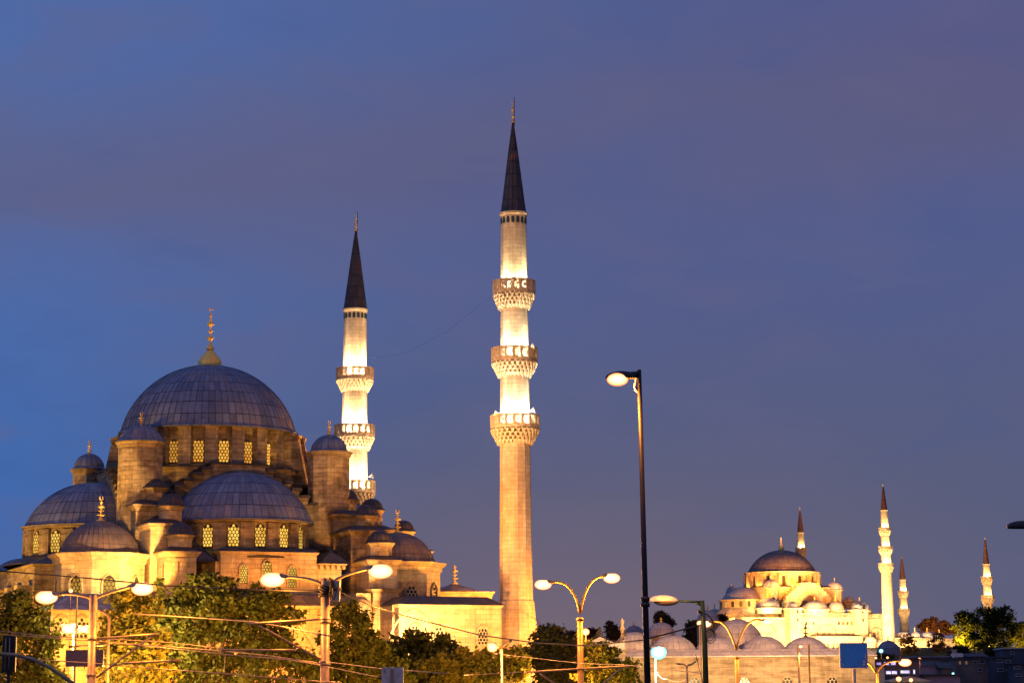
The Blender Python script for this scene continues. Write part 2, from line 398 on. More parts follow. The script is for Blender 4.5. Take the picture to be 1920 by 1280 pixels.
class Frame:
    """a building's own axes: origin on the ground, local -y is its front"""
    def __init__(s, px, py, Y, deg, z0=0.0):
        p = P(px, py, Y); s.o = Vector((p.x, p.y, 0)); s.a = R(deg)
        s.rx = Vector((math.cos(s.a), math.sin(s.a), 0)); s.ry = Vector((-math.sin(s.a), math.cos(s.a), 0))
    def at(s, px, py, ly=None, lx=None):
        d = ray(px, py); rel = CAMP - s.o
        if lx is None:
            t = (ly - rel.dot(s.ry)) / d.dot(s.ry)
        else:
            t = (lx - rel.dot(s.rx)) / d.dot(s.rx)
        q = rel + d*t
        return q.dot(s.rx), q.dot(s.ry), q.z
    def world(s, lx, ly, z=0.0): return s.o + s.rx*lx + s.ry*ly + Vector((0, 0, z))
    def s(s_, lx, ly, z=20.0): return sc_at(s_.world(lx, ly, z))
    def empty(s, name, label, cat, group=None, lx=0, ly=0):
        return empty(name, s.world(lx, ly), s.a, label, cat, group)

# ------------------------------------------------------------------ architectural pieces (local metres)
def cap_profile(Rr, h, z0, n=14, flare=0.0, top=0.0, over=1.0):
    """spherical cap of base radius Rr and height h (over-full when over<1)"""
    if h >= Rr:
        pr = [(Rr*math.cos(math.pi/2*i/n), z0 + h*math.sin(math.pi/2*i/n)) for i in range(n+1)]
    else:
        S = (Rr*Rr + h*h)/(2*h); th = math.asin(Rr/S)
        pr = [(S*math.sin(th*(1-i/n)), z0 + S*math.cos(th*(1-i/n)) - (S-h)) for i in range(n+1)]
    pr[-1] = (0.0, pr[-1][1])
    if flare: pr = [(Rr+flare, z0-flare*0.55), (Rr+flare*0.35, z0-flare*0.12)] + pr
    return pr
def dome(parent, cx, cy, z0, Rr, h, gores=72, rows=8, m=LEAD, a0=0, a1=360, flare=0.2, rib=0.05, name='dome', seg=14, ribw=0.011):
    mb = MB(); pr = cap_profile(Rr, h, z0, seg, flare)
    cols = []; w = 360.0/gores
    k = int(round((a1-a0)/w))
    rw = min(w*0.16, math.degrees(ribw*8/ Rr) * 0.5)
    for i in range(k):
        a = a0 + i*w
        cols += [(a, rib), (a+rw, 0.0), (a+w-rw, 0.0)]
    cols.append((a1, rib))
    L = sum(math.dist(pr[i], pr[i+1]) for i in range(len(pr)-1))
    mb.lathe(pr, cx=cx, cy=cy, a0=a0, us=gores*1.0, vs=rows/L, cols=cols, smooth=False)
    # thin underside so the eave has thickness
    r0 = pr[0][0]
    mb.lathe([(Rr*0.9, z0-flare*0.55-0.12), (r0, z0-flare*0.55-0.12), (r0, z0-flare*0.55)], n=48, cx=cx, cy=cy, a0=a0, a1=a1, smooth=False)
    return mb.build(name, m, parent)
def melon(parent, cx, cy, z0, Rr, h, gores=12, m=LEAD_D, flare=0.25, name='turret_dome', amp=0.07):
    mb = MB(); pr = cap_profile(Rr, h, z0, 9, 0)
    cols = []
    for i in range(gores*4+1):
        ph = (i % 4)/4*math.pi
        a = 360*i/(gores*4)
        cols.append((a, -amp*Rr*(1-math.sin(ph)) if i % 4 else -amp*Rr*1.3))
    L = sum(math.dist(pr[i], pr[i+1]) for i in range(len(pr)-1))
    mb.lathe(pr, cx=cx, cy=cy, us=gores*1.0, vs=2.0/L, cols=cols, smooth=True)
    mb.lathe([(Rr*0.9, z0-flare*0.7), (Rr+flare, z0-flare*0.5), (Rr+flare, z0-flare*0.38), (Rr*0.9, z0+0.12)], n=32, cx=cx, cy=cy, smooth=False)
    return mb.build(name, m, parent)
def poly_n(n, r, cx=0, cy=0, rot=0.0):
    return [(cx + r*math.cos(R(rot+360*i/n)), cy + r*math.sin(R(rot+360*i/n))) for i in range(n)]
def shaft(parent, cx, cy, z0, z1, r, n=8, m=STONE, corn=0.25, ch=0.5, name='turret_drum', rot=22.5, a0=0, a1=360):
    mb = MB()
    mb.lathe([(r, z0), (r, z1-ch), (r+corn*0.35, z1-ch*0.85), (r+corn*0.4, z1-ch*0.5), (r+corn, z1-0.08), (r+corn, z1), (0, z1+0.01)], n=n, cx=cx, cy=cy, smooth=False, rot=rot, a0=a0, a1=a1)
    return mb.build(name, m, parent)
def finial(parent, cx, cy, z0, z1, rb, m=GOLD, name='finial', crescent=True):
    H = z1-z0; q = lambda r, t: (rb*r, z0+H*t)
    pr = [q(1.0, 0), q(1.0, .03), q(.55, .08), q(.28, .16), q(.22, .20), q(.85, .235), q(.95, .26), q(.5, .29), q(.2, .31), q(.2, .38), q(.6, .40), q(.65, .42), q(.2, .44),
          q(.2, .52), q(.85, .56), q(.8, .59), q(.35, .64), q(.16, .74), q(.5, .77), q(.15, .80), q(.12, .86)]
    mb = MB(); mb.lathe(pr, n=12, cx=cx, cy=cy)
    if crescent:
        pts = []
        for i in range(9):
            a = R(-60 + 300*i/8 - 90 - 60 + 30); pts.append((cx + rb*.42*math.cos(R(120+300*i/8)), cy, z0+H*.93 + rb*.42*math.sin(R(120+300*i/8))))
        mb.tube(pts, rb*.13, 5)
    return mb.build(name, m, parent)

def arch_pts(w, h, pointed=True, n=7):
    """outline of an arched opening, base centre at the origin, counter-clockwise from the front: list of (a,z)"""
    hw = w/2
    if pointed:
        Rr = w*0.72; rise = math.sqrt(Rr*Rr - (Rr-hw)**2); sp = h - rise
        right = [(hw - Rr + Rr*math.cos(t), sp + Rr*math.sin(t)) for t in [math.acos((Rr-hw)/Rr)*i/n for i in range(n+1)]]
    else:
        sp = h-hw; right = [(hw*math.cos(math.pi/2*i/n), sp+hw*math.sin(math.pi/2*i/n)) for i in range(n+1)]
    right[-1] = (0.0, h)
    left = [(-a, z) for a, z in reversed(right[:-1])]
    return [(-hw, 0.0), (hw, 0.0)] + right + left
def place_mb(mb, x, y, z, ang, start=0):
    """mesh drawn in the x-z plane facing -y, turned so that it faces direction ang (deg) and moved"""
    M = Matrix.Translation((x, y, z)) @ Matrix.Rotation(R(ang+90), 4, 'Z'); mb.xform(M, start)
def window(parent, x, y, z, ang, w, h, pointed=True, glow=GLOWWIN, cols=3, surround=0.0, sm=STONE, grille=GRILLE, proud=0.05, label=None, rect=False):
    """x,y,z: middle of the sill on the wall face; ang: compass of the outward normal in local degrees"""
    out = [(-w/2, 0), (w/2, 0), (w/2, h), (-w/2, h)] if rect else arch_pts(w, h, pointed)
    g = MB(); g.slab(out, 'y', -proud, 0.02); place_mb(g, x, y, z, ang)
    if surround > 0:
        f = MB(); s_ = surround
        big = [(-w/2-s_, 0), (w/2+s_, 0), (w/2+s_, h+s_), (-w/2-s_, h+s_)] if rect else arch_pts(w+2*s_, h+s_*1.3, pointed)
        n = len(out)
        for i in range(1, n):
            a, b, A, B = out[i], out[(i+1) % n], big[i], big[(i+1) % n]
            d0 = -(proud+0.14)
            f.face([(*a[:1], d0, a[1]), (*b[:1], d0, b[1]), (*B[:1], d0, B[1]), (*A[:1], d0, A[1])][::-1])
            f.face([(a[0], d0, a[1]), (b[0], d0, b[1]), (b[0], 0, b[1]), (a[0], 0, a[1])])
            f.face([(A[0], d0, A[1]), (B[0], d0, B[1]), (B[0], 0, B[1]), (A[0], 0, A[1])][::-1])
        place_mb(f, x, y, z, ang)
        fo = f.build('window', sm, parent); go = g.build('grille', grille, fo)
        top = fo
    else:
        top = g.build('window', grille, parent)
    if label: top['label'] = label
    if glow is None: return top
    mb = MB(); px = w/(cols+0.15); pz = px*0.92
    rows = int(h/pz)+2; rx, rz = px*0.41, px*0.47
    hw = w/2
    def inside(a, zz):
        if zz < rz*0.25 or abs(a) > hw*1.001: return False
        if rect: return zz < h-rz*0.4
        if pointed:
            Rr = w*0.72; sp = h-math.sqrt(Rr*Rr-(Rr-hw)**2)
            return zz < sp or math.hypot(abs(a)+Rr-hw, zz-sp) < Rr*0.99
        sp = h-hw; return zz < sp or math.hypot(a, zz-sp) < hw*0.98
    for r_ in range(rows):
        zz = (r_+0.5)*pz
        off = 0.5 if r_ % 2 else 0.0
        for c_ in range(-cols, cols+1):
            a = (c_+off)*px
            pts = [(a+rx*math.cos(2*math.pi*i/8+.39), zz+rz*math.sin(2*math.pi*i/8+.39)) for i in range(8)]
            pts = [(max(-hw*.97, min(hw*.97, p)), max(0.03, q)) for p, q in pts]
            if inside(a, zz) or (inside(max(-hw*.9, min(hw*.9, a)), zz) and abs(a) < hw+rx*0.5):
                if sum(inside(p, q) for p, q in pts) >= 5 and max(p for p, q in pts)-min(p for p, q in pts) > rx*0.5:
                    mb.face([(p, -proud-0.012, q) for p, q in pts])
    if mb.f:
        place_mb(mb, x, y, z, ang); mb.build('glass', glow, top)
    return top
# ------------------------------------------------------------------ the great mosque on the left
A = Frame(391, 812, 233, 23.4)
MOS = A.empty('mosque', 'large domed stone mosque with lead domes and glowing lattice windows behind the trees', 'mosque')
def ax(px, py, ly): return A.at(px, py, ly=ly)[0]
def az(px, py, ly): return A.at(px, py, ly=ly)[2]

def main_body_a():
    zd = az(391, 812, 0)            # eave of the main dome
    zt = az(391, 685, 0)            # crown
    Rm = 164/A.s(0, 0)
    d = dome(MOS, 0, 0, zd, Rm, zt-zd, gores=78, rows=9, flare=0.25, rib=0.055, seg=18)
    # gilded onion cap and finial on the crown
    zc1 = az(391, 653, 0); zf = az(393, 573, 0)
    mb = MB(); rc = 23/A.s(0, 0)
    H = zc1 - zt + 0.15
    mb.lathe([(rc*1.04, zt-0.35), (rc, zt-0.1), (rc*.95, zt+H*.22), (rc*.78, zt+H*.42), (rc*.5, zt+H*.62), (rc*.26, zt+H*.8), (rc*.13, zt+H)], n=32, smooth=True, us=20)
    mb.build('dome_cap', GOLD, d)
    finial(d, 0, 0, zc1-0.1, zf, rc*.33)
    # drum: recessed wall with a pier between every two windows
    z0 = az(391, 868, -8.3); ze = zd + 0.05
    mb = MB(); rw = 7.75
    mb.lathe([(rw, z0), (rw, ze)], n=80, smooth=False)
    off = 11.2 - 16 - 90
    for i in range(20):
        a = off + 9 + 18*i
        w = 1.28; r1 = 8.45
        st = len(mb.v)
        zp = ze - 0.45
        mb.prism([(-w/2, -0.9), (w/2, -0.9), (w/2, 0), (-w/2, 0)], z0, zp, True)
        mb.frustum(-w/2, w/2, -0.9, 0, zp-0.02, zp+0.22, 0.14)
        place_mb(mb, r1*math.cos(R(a)) - 0.9*math.cos(R(a)), r1*math.sin(R(a))-0.9*math.sin(R(a)), 0, a, st)
    mb.lathe([(8.1, ze-0.35), (8.55, ze-0.22), (8.6, ze-0.05), (7.9, ze)], n=80, smooth=False)
    dr = mb.build('drum', STONE, MOS)
    for i in range(20):
        a = off + 18*i
        if math.cos(R(a+90+16)) > -0.25:
            window(MOS, rw*math.cos(R(a)), rw*math.sin(R(a)), z0+0.2, a, 1.02, 2.25, pointed=False, glow=GLOWWIN, cols=3, proud=0.04)
    # raking buttresses on the four diagonals
    for a in (-38, -22, 22, 38, 142, 158, 202, 218):
        mb = MB(); mb.slab([(7.7, z0-1.6), (10.6, z0-1.6), (10.3, z0-0.3), (9.6, ze-0.9), (7.7, ze-0.12)], 'y', -0.32, 0.32)
        mb.slab([(7.7, ze-0.1), (9.7, ze-0.92), (9.8, ze-0.62), (7.7, ze+0.15)], 'y', -0.48, 0.48)
        mb.xform(Matrix.Rotation(R(a), 4, 'Z')); mb.build('raking_buttress', STONE, MOS)
    # lead ledge under the drum and the round stone base
    mb = MB(); mb.lathe([(9.75, z0-0.42), (9.75, z0-0.3), (8.2, z0+0.04), (7.7, z0+0.12)], n=80, us=90, vs=1, smooth=False)
    mb.build('drum_ledge', LEAD_D, MOS)
    mb = MB(); mb.lathe([(9.45, z0-3.4), (9.45, z0-0.75), (9.6, z0-0.7), (9.62, z0-0.4)], n=64, smooth=False)
    mb.build('round_base', STONE, MOS)
    zb = z0 - 1.7
    mb = MB(); mb.box(-9.3, 9.3, -9.3, 9.3, 0.0, zb-1.4); mb.build('central_block', STONE, MOS)
    # great arches with stepped backs on the four sides
    ztop = az(455, 872, -10.4)
    steps = [(2.7, 0.0)]
    x, z = 2.7, 0.0
    prof = [(-x, ztop), (x, ztop)]
    pts = []
    for k in range(8):
        z2 = z - 0.52 - 0.07*k*0.5; pts.append((x, ztop+z)); pts.append((x, ztop+z2)); x += 0.88; z = z2
    pts.append((x-0.88+0.9, ztop+z)); xe = x-0.88+0.9
    right = pts
    poly = [(-xe, 12.0), (xe, 12.0)] + list(reversed(right)) + [(-a, b) for a, b in right]
    for ang in (-90, 180, 0, 90):
        mb = MB(); mb.slab(poly, 'y', -1.15, 0.2)
        # projecting lead coping on each tread
        place_mb(mb, 9.45*math.cos(R(ang)), 9.45*math.sin(R(ang)), 0, ang)
        arch = mb.build('stepped_arch', STONE, MOS)
        mb = MB()
        for sgn in (-1, 1):
            xx, zz = 2.7, 0.0
            for k in range(8):
                z2 = zz - 0.52 - 0.035*k
                a, b = sorted((sgn*(xx-0.05), sgn*(xx+0.88+0.1)))
                mb.box(a, b, -1.5, 0.2, ztop+z2-0.02, ztop+z2+0.24); xx += 0.88; zz = z2
        mb.box(-2.85, 2.85, -1.32, 0.2, ztop+0.0, ztop+0.14)
        place_mb(mb, 9.45*math.cos(R(ang)), 9.45*math.sin(R(ang)), 0, ang)
        mb.build('coping', LEAD_D, arch)
    # half domes over drums with windows
    ze2 = az(457, 968, -18.0); zt2 = az(457, 885, -11.7)
    for ang in (-90, 180, 0, 90):
        sr = 6.75 if ang == -90 else 6.4; sh_ = 0.0 if ang == -90 else -0.35
        cx, cy = 11.6*math.cos(R(ang)), 11.6*math.sin(R(ang))
        sd = dome(MOS, cx, cy, ze2, sr, zt2-ze2+sh_, gores=60, rows=6, a0=ang-90, a1=ang+90, flare=0.2, rib=0.05, name='half_dome', seg=14)
        # barrel of lead joining the half dome to the great arch
        pr = cap_profile(sr, zt2-ze2+sh_, ze2, 14, 0)
        mb = MB()
        arc = [(-r, z) for r, z in pr] + [(r, z) for r, z in reversed(pr[:-1])]
        for i in range(len(arc)-1):
            a, b = arc[i], arc[i+1]
            mb.face([(a[0], 0, a[1]), (b[0], 0, b[1]), (b[0], 2.4, b[1]), (a[0], 2.4, a[1])][::-1], [(0, i), (1, i), (1, i+1), (0, i+1)])
        st = 0; place_mb(mb, cx, cy, 0, ang)
        mb.build('barrel_roof', LEAD, sd)
        zb2 = az(457, 1027, -18)
        mb = MB()
        mb.lathe([(6.25, 6.0), (6.25, zb2), (6.25, ze2-0.45), (6.5, ze2-0.35), (6.62, ze2-0.12), (6.8, ze2-0.05)], n=48, cx=cx, cy=cy, a0=ang-90, a1=ang+90, smooth=False)
        wins = [-67.5, -45, -22.5, 0, 22.5, 45, 67.5]
        for wv in [w + 11.25 for w in wins][:-1]:
            a = ang + wv; st = len(mb.v)
            mb.prism([(-0.62, -0.34), (0.62, -0.34), (0.62, 0), (-0.62, 0)], zb2-0.3, ze2-0.5, True)
            place_mb(mb, cx+6.2*math.cos(R(a)), cy+6.2*math.sin(R(a)), 0, a, st)
        hd = mb.build('half_dome_drum', STONE, MOS)
        if ang in (-90, 180, 0):
            for wv in wins:
                a = ang+wv
                if math.cos(R(a+106)) > -0.2:
                    window(MOS, cx+6.27*math.cos(R(a)), cy+6.27*math.sin(R(a)), zb2+0.18, a, 1.0, 2.15, pointed=True, glow=GLOWWIN2, cols=3)
        # lead skirt below the half drum
        mb = MB(); mb.lathe([(8.3, zb2-0.95), (8.3, zb2-0.8), (6.2, zb2+0.05)], n=32, cx=cx, cy=cy, a0=ang-90, a1=ang+90, us=50, smooth=False)
        mb.build('skirt_roof', LEAD_D, hd)
main_body_a()

# weight towers at the four corners of the main dome
def weight_tower(px, y_ap, y_eave, y_base, wd, ws, ly, fin=None):
    cx, cy, ze = A.at(px, y_eave, ly=ly); zt = az(px, y_ap, ly); s_ = A.s(cx, ly)
    r = ws/2/s_/math.cos(R(22.5))*0.92; rd = wd/2/s_
    sh = shaft(MOS, cx, ly, 9.0, ze, r, 8, STONE, corn=0.33, ch=0.55, name='weight_tower', rot=22.5)
    melon(sh, cx, ly, ze+0.12, rd*0.93, zt-ze-0.1, gores=16, flare=0.3, m=LEAD, amp=0.035)
    if fin: finial(sh, cx, ly, zt-0.05, az(px, fin, ly), 0.32)
    return cx, ly, ze, zt
weight_tower(264, 797, 829, 1000, 92, 84, -9.8, 773)
weight_tower(617, 815, 848, 1000, 76, 78, -9.8, 789)
weight_tower(167, 850, 880, 930, 62, 60, 9.8, 825)
weight_tower(560, 862, 892, 930, 62, 60, 9.8, None)

# corner bays with their own domes and octagonal drums
def corner_bay(px, y_ap, y_eave, rpx, ly, fin, y_wall):
    cx, cy, ze = A.at(px, y_eave, ly=ly); zt = az(px, y_ap, ly); s_ = A.s(cx, ly)
    rd = rpx/s_
    d = dome(MOS, cx, ly, ze, rd, zt-ze, gores=44, rows=5, flare=0.3, rib=0.04, name='corner_dome', seg=12, m=LEAD_B)  # brown lead puts the lamps' warm tint into the dome colour
    finial(d, cx, ly, zt-0.05, az(px, fin, ly), 0.42)
    zw = az(px, y_wall, ly-4)
    mb = MB(); ro = rd*1.14
    mb.lathe([(ro, 4.0), (ro, ze-1.0), (ro+0.15, ze-0.9), (ro+0.22, ze-0.55), (ro+0.62, ze-0.22), (ro+0.66, ze-0.08), (rd*0.9, ze+0.02)], n=8, cx=cx, cy=ly, smooth=False, rot=22.5)
    o = mb.build('corner_drum', STONE_L, MOS)
    rf = ro*math.cos(R(22.5))
    for a in (-135, -90, -45, 180, 0):
        if math.cos(R(a+106)) > -0.3:
            window(MOS, cx+rf*math.cos(R(a)), ly+rf*math.sin(R(a)), ze-4.4, a, 1.15, 2.3, pointed=True, glow=(GLOWWIN2 if px < 400 and a in (-90,-135) else DARKGLASS), cols=3, surround=0.14, sm=STONE_L, grille=(GRILLE if px < 400 else TRACERY))
    mb = MB(); mb.lathe([(ro+0.9, ze-5.5), (ro+0.9, ze-5.35), (ro-0.05, ze-4.7)], n=8, cx=cx, cy=ly, smooth=False, rot=22.5, us=40)
    mb.build('apron_roof', LEAD_D, o)
    return cx, ze
corner_bay(187, 976, 1038, 74, -15.1, 930, 1110)
corner_bay(745, 998, 1055, 70, -15.1, 955, 1115)
for sx in (-15.1, 15.1):      # the two rear bays
    d = dome(MOS, sx, 15.1, 14.0, 3.7, 3.0, gores=40, rows=5, name='corner_dome', rib=0.04)
    shaft(MOS, sx, 15.1, 4.0, 13.9, 4.2, 8, STONE_L, name='corner_drum')

# stepped buttress towers with melon domes, left and right of the front half dome
def buttress(px, y_ap, y_eave, y_sh, y_box, wdome, wsh, lx0, lx1, ly0, ly1, lyT, sm, topm, fin=False):
    cx, cy, ze = A.at(px, y_eave, ly=lyT); zt = az(px, y_ap, lyT); zs = az(px, y_sh, lyT); s_ = A.s(cx, lyT)
    zb = az(px, y_box, ly0)
    mb = MB(); mb.box(lx0, lx1, ly0, ly1, 6.0, zb-0.55)
    mb.frustum(lx0-0.02, lx1+0.02, ly0-0.02, ly1, zb-0.6, zb-0.22, 0.32); mb.box(lx0-0.36, lx1+0.36, ly0-0.36, ly1, zb-0.22, zb-0.1)
    b = mb.build('buttress_tower', sm, MOS)
    mb = MB(); mb.frustum(lx0-0.40, lx1+0.40, ly0-0.40, ly1, zb-0.1, zb+0.35, -0.9); mb.build('tower_roof', topm, b)
    r = wsh/2/s_/math.cos(R(22.5))
    t = shaft(b, cx, lyT, zb-0.1, ze, r*0.97, 8, sm, corn=0.28, ch=0.42, name='turret_drum')
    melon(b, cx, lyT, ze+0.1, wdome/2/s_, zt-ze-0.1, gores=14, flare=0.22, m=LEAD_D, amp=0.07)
    return b
bl = buttress(338, 978, 1003, 1026, 1031, 50, 42, -9.55, -6.75, -20.5, -13.2, -19.0, STONE_L, LEAD_D)
z_ = az(342, 1088, -20.5)
window(MOS, -8.05, -20.5, z_+0.35, -90, 0.85, 1.35, rect=True, glow=None, grille=GRILLE, surround=0.28, sm=STONE_L, proud=-0.01)
window(MOS, -9.55, -19.6, z_+0.35, 180, 0.35, 1.2, rect=True, glow=None, grille=GRILLE, surround=0.0, proud=0.01)
buttress(320, 925, 949, 970, 979, 50, 40, -10.2, -7.4, -17.3, -11.0, -15.7, STONE_L, LEAD_D)
buttress(292, 898, 915, 934, 944, 46, 38, -10.6, -7.9, -13.3, -9.0, -11.5, STONE, LEAD_D)
buttress(712, 994, 1018, 1041, 1047, 49, 44, 9.75, 12.55, -20.5, -13.2, -19.0, STONE_L, LEAD_D)
buttress(687, 946, 967, 987, 992, 46, 40, 9.2, 12.3, -17.0, -10.5, -15.0, STONE, LEAD_D)
buttress(650, 916, 937, 955, 962, 42, 36, 9.0, 11.9, -12.5, -8.0, -9.6, STONE, LEAD_D)
buttress(697, 934, 956, 980, 990, 44, 38, 13.0, 16.0, -9.5, -3.0, -8.0, STONE_L, LEAD_D)
buttress(757, 975, 996, 1020, 1030, 40, 34, 17.2, 20.0, -9.6, -3.0, -8.0, STONE_L, LEAD_D)

def lower_body_a():
    # middle tier under the half domes
    mb = MB(); mb.box(-13.0, 13.0, -13.0, 13.0, 0, 16.2); mb.build('middle_tier', STONE, MOS)
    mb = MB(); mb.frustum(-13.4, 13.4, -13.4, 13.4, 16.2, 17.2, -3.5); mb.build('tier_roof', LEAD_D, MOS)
    # buttress walls running from the weight towers to the stepped towers
    # front block with three windows
    x0 = ax(414, 1032, -19.7); x1 = ax(594, 1040, -19.7); zt = az(500, 1032, -19.7)
    mb = MB(); mb.box(x0, x1, -19.7, -12.0, 3.0, zt-0.35); mb.frustum(x0, x1, -19.7, -12, zt-0.4, zt-0.1, 0.22)
    xe0 = ax(404, 1050, -19.4); xe1 = ax(640, 1060, -19.4); z2 = az(500, 1052, -19.4)
    mb.box(xe0, x0-0.01, -19.4, -12, 3.0, z2-0.1); mb.box(x1+0.01, xe1, -19.4, -12, 3.0, z2-0.25)
    # corbel course under the eave, right of the block
    k = 0
    xx = x1+0.3
    while xx < xe1+0.3:
        mb.box(xx, xx+0.26, -19.85, -19.4, z2-0.62, z2-0.25); xx += 0.55
    mb.box(x1+0.01, xe1+0.4, -19.95, -12, z2-0.25, z2-0.12)
    fb = mb.build('front_wall', STONE_L, MOS)
    mb = MB(); mb.frustum(x0-0.25, x1+0.25, -19.95, -12.0, zt-0.1, zt+0.25, -0.6)
    mb.frustum(x1+0.25, xe1+0.6, -20.1, -12.0, z2-0.12, z2+1.3, -1.6)
    mb.frustum(-6.8, x0-0.25, -19.7, -12.0, z2-0.1, z2+1.1, -1.4)
    mb.build('front_roof', LEAD_D, MOS)
    for px, yb, yt, w in ((456, 1093, 1058, 15), (500, 1091, 1050, 18), (547, 1101, 1061, 17)):
        lx, _, z = A.at(px, yb, ly=-19.7); zz = az(px, yt, -19.7)
        window(MOS, lx, -19.7, z, -90, w/20.7, zz-z, pointed=True, glow=GLOWWIN2, cols=3, surround=0.12, sm=STONE_L)
    lx, _, z = A.at(372, 1100, ly=-19.4)
    window(MOS, ax(371.5, 1090, -19.4)+0.35, -19.41, az(371, 1103, -19.4), -90, 0.4, 1.5, pointed=True, glow=GLOWWIN2, cols=2)
    # main lower block with lead roof all round
    zr = az(500, 1122, -20.5)
    mb = MB(); mb.box(-19.0, 19.0, -19.0, 19.0, 0, zr); mb.build('lower_wall', STONE_L, MOS)
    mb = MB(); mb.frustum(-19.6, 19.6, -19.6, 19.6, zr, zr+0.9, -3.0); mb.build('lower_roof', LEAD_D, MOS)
    # front gallery with blind arch
    g0 = ax(385, 1130, -22.5); g1 = ax(662, 1130, -22.5)
    zg = az(500, 1132, -22.5)
    mb = MB(); mb.box(g0, g1, -22.5, -19.0, 0, zg-0.35)
    k = g0+0.2
    while k < g1:
        mb.box(k, k+0.34, -22.72, -22.5, zg-0.7, zg-0.35); k += 0.95
    mb.box(g0-0.25, g1+0.25, -22.9, -19.0, zg-0.35, zg-0.12)
    # raised pointed arch moulding
    acx = ax(512, 1180, -22.5); zsp = az(512, 1215, -22.5); zap = az(512, 1138, -22.5)
    for (w_, h_) in ((9.6, zap-zsp),):
        o = arch_pts(w_, h_, True, 10); i_ = arch_pts(w_-0.7, h_-0.4, True, 10)
        st = len(mb.v)
        for j in range(1, len(o)-0):
            a, b = o[j], o[(j+1) % len(o)]; c, d = i_[j], i_[(j+1) % len(o)]
            if a[1] == 0 and b[1] == 0: continue
            mb.face([(c[0], -0.22, c[1]), (d[0], -0.22, d[1]), (b[0], -0.22, b[1]), (a[0], -0.22, a[1])])
            mb.face([(a[0], -0.22, a[1]), (b[0], -0.22, b[1]), (b[0], 0, b[1]), (a[0], 0, a[1])])
            mb.face([(c[0], 0, c[1]), (d[0], 0, d[1]), (d[0], -0.22, d[1]), (c[0], -0.22, c[1])])
        for q in range(st, len(mb.v)):
            x, y, z = mb.v[q]; mb.v[q] = (x+acx, y-22.5, z+zsp)
    ga = mb.build('gallery_wall', STONE_L, MOS)
    mb = MB(); mb.frustum(g0-0.4, g1+0.4, -23.05, -19.0, zg-0.12, zr+0.3, -0.75); mb.build('gallery_roof', LEAD_D, ga)
    # pier between gallery and right wall, brightly floodlit
    lx0 = ax(699, 1140, -21.5); lx1 = ax(748, 1140, -21.5); zp = az(722, 1104, -21.5)
    mb = MB(); mb.box(lx0, lx1, -21.5, -17, 0, zp-0.3); mb.frustum(lx0, lx1, -21.5, -17, zp-0.35, zp, 0.3)
    mb.build('front_pier', STONE_L, MOS)
    lxa = ax(668, 1140, -21.0)
    mb = MB(); mb.box(lxa, lx0-0.01, -21.0, -17, 0, az(680, 1107, -21)-0.2); mb.lathe([(1.0, 0), (1.0, 10.6), (0.7, 11.4), (0, 11.7)], n=12, cx=lxa+0.4, cy=-21.3)
    mb.build('stair_turret', STONE_L, MOS)
    # porch at the left foot of the corner bay: sloping lead roof on the side gallery
    zs = A.at(60, 1110, lx=-21.5)[2]
    mb = MB(); mb.box(-23.0, -19.0, -18.5, 18.5, 0, 8.2)
    mb.build('side_gallery', STONE_L, MOS)
    mb = MB()
    mb.face([(-23.6, -19.0, 8.2), (-23.6, 19.0, 8.2), (-18.9, 19.0, 10.9), (-18.9, -19.0, 10.9)][::-1], [(0, 0), (38, 0), (38, 5), (0, 5)])
    mb.face([(-23.6, -19.0, 8.2), (-18.9, -19.0, 10.9), (-18.9, -19.0, 8.2)]); mb.face([(-23.6, -19.0, 8.2), (-18.9, -19.0, 8.2), (-18.9, 19.0, 8.2), (-23.6, 19.0, 8.2)])
    mb.build('side_roof', LEAD, MOS)
    # low front annex on the far left with big pointed windows, lit by floodlights
    X0, X1 = A.at(95, 1160, ly=-25)[0], A.at(300, 1160, ly=-25)[0]; za = az(180, 1143, -25)
    mb = MB(); mb.box(X0, X1, -25, -18, 0, za-0.15); mb.box(X0-0.3, X1+0.3, -25.3, -18, za-0.15, za)
    an = mb.build('annex_wall', STONE_L, MOS)
    mb = MB(); mb.frustum(X0-0.4, X1+0.4, -25.4, -18.6, za, za+1.5, -2.6); mb.build('annex_roof', LEAD, an)
    for px in (112, 152, 196, 236):
        lx = ax(px, 1200, -25)
        window(MOS, lx, -25, az(px, 1195, -25), -90, 1.15, 1.8, pointed=True, glow=DARKGLASS, cols=3, surround=0.16, sm=STONE_L, grille=TRACERY)
    # left wall of the side tier with buttress ribs
    mb = MB()
    for y in (-9, -4.5, 0, 4.5, 9):
        mb.box(-20.6, -19.0, y-0.7, y+0.7, 8, 13.0)
    mb.box(-19.2, -12.5, -10.5, 10.5, 11.0, 14.6); mb.frustum(-19.2, -12.5, -10.5, 10.5, 14.6, 14.9, 0.3)
    mb.build('side_wall', STONE, MOS)
    mb = MB(); mb.frustum(-19.6, -12.5, -10.9, 10.9, 14.9, 15.9, -2.5); mb.build('side_tier_roof', LEAD_D, MOS)
lower_body_a()

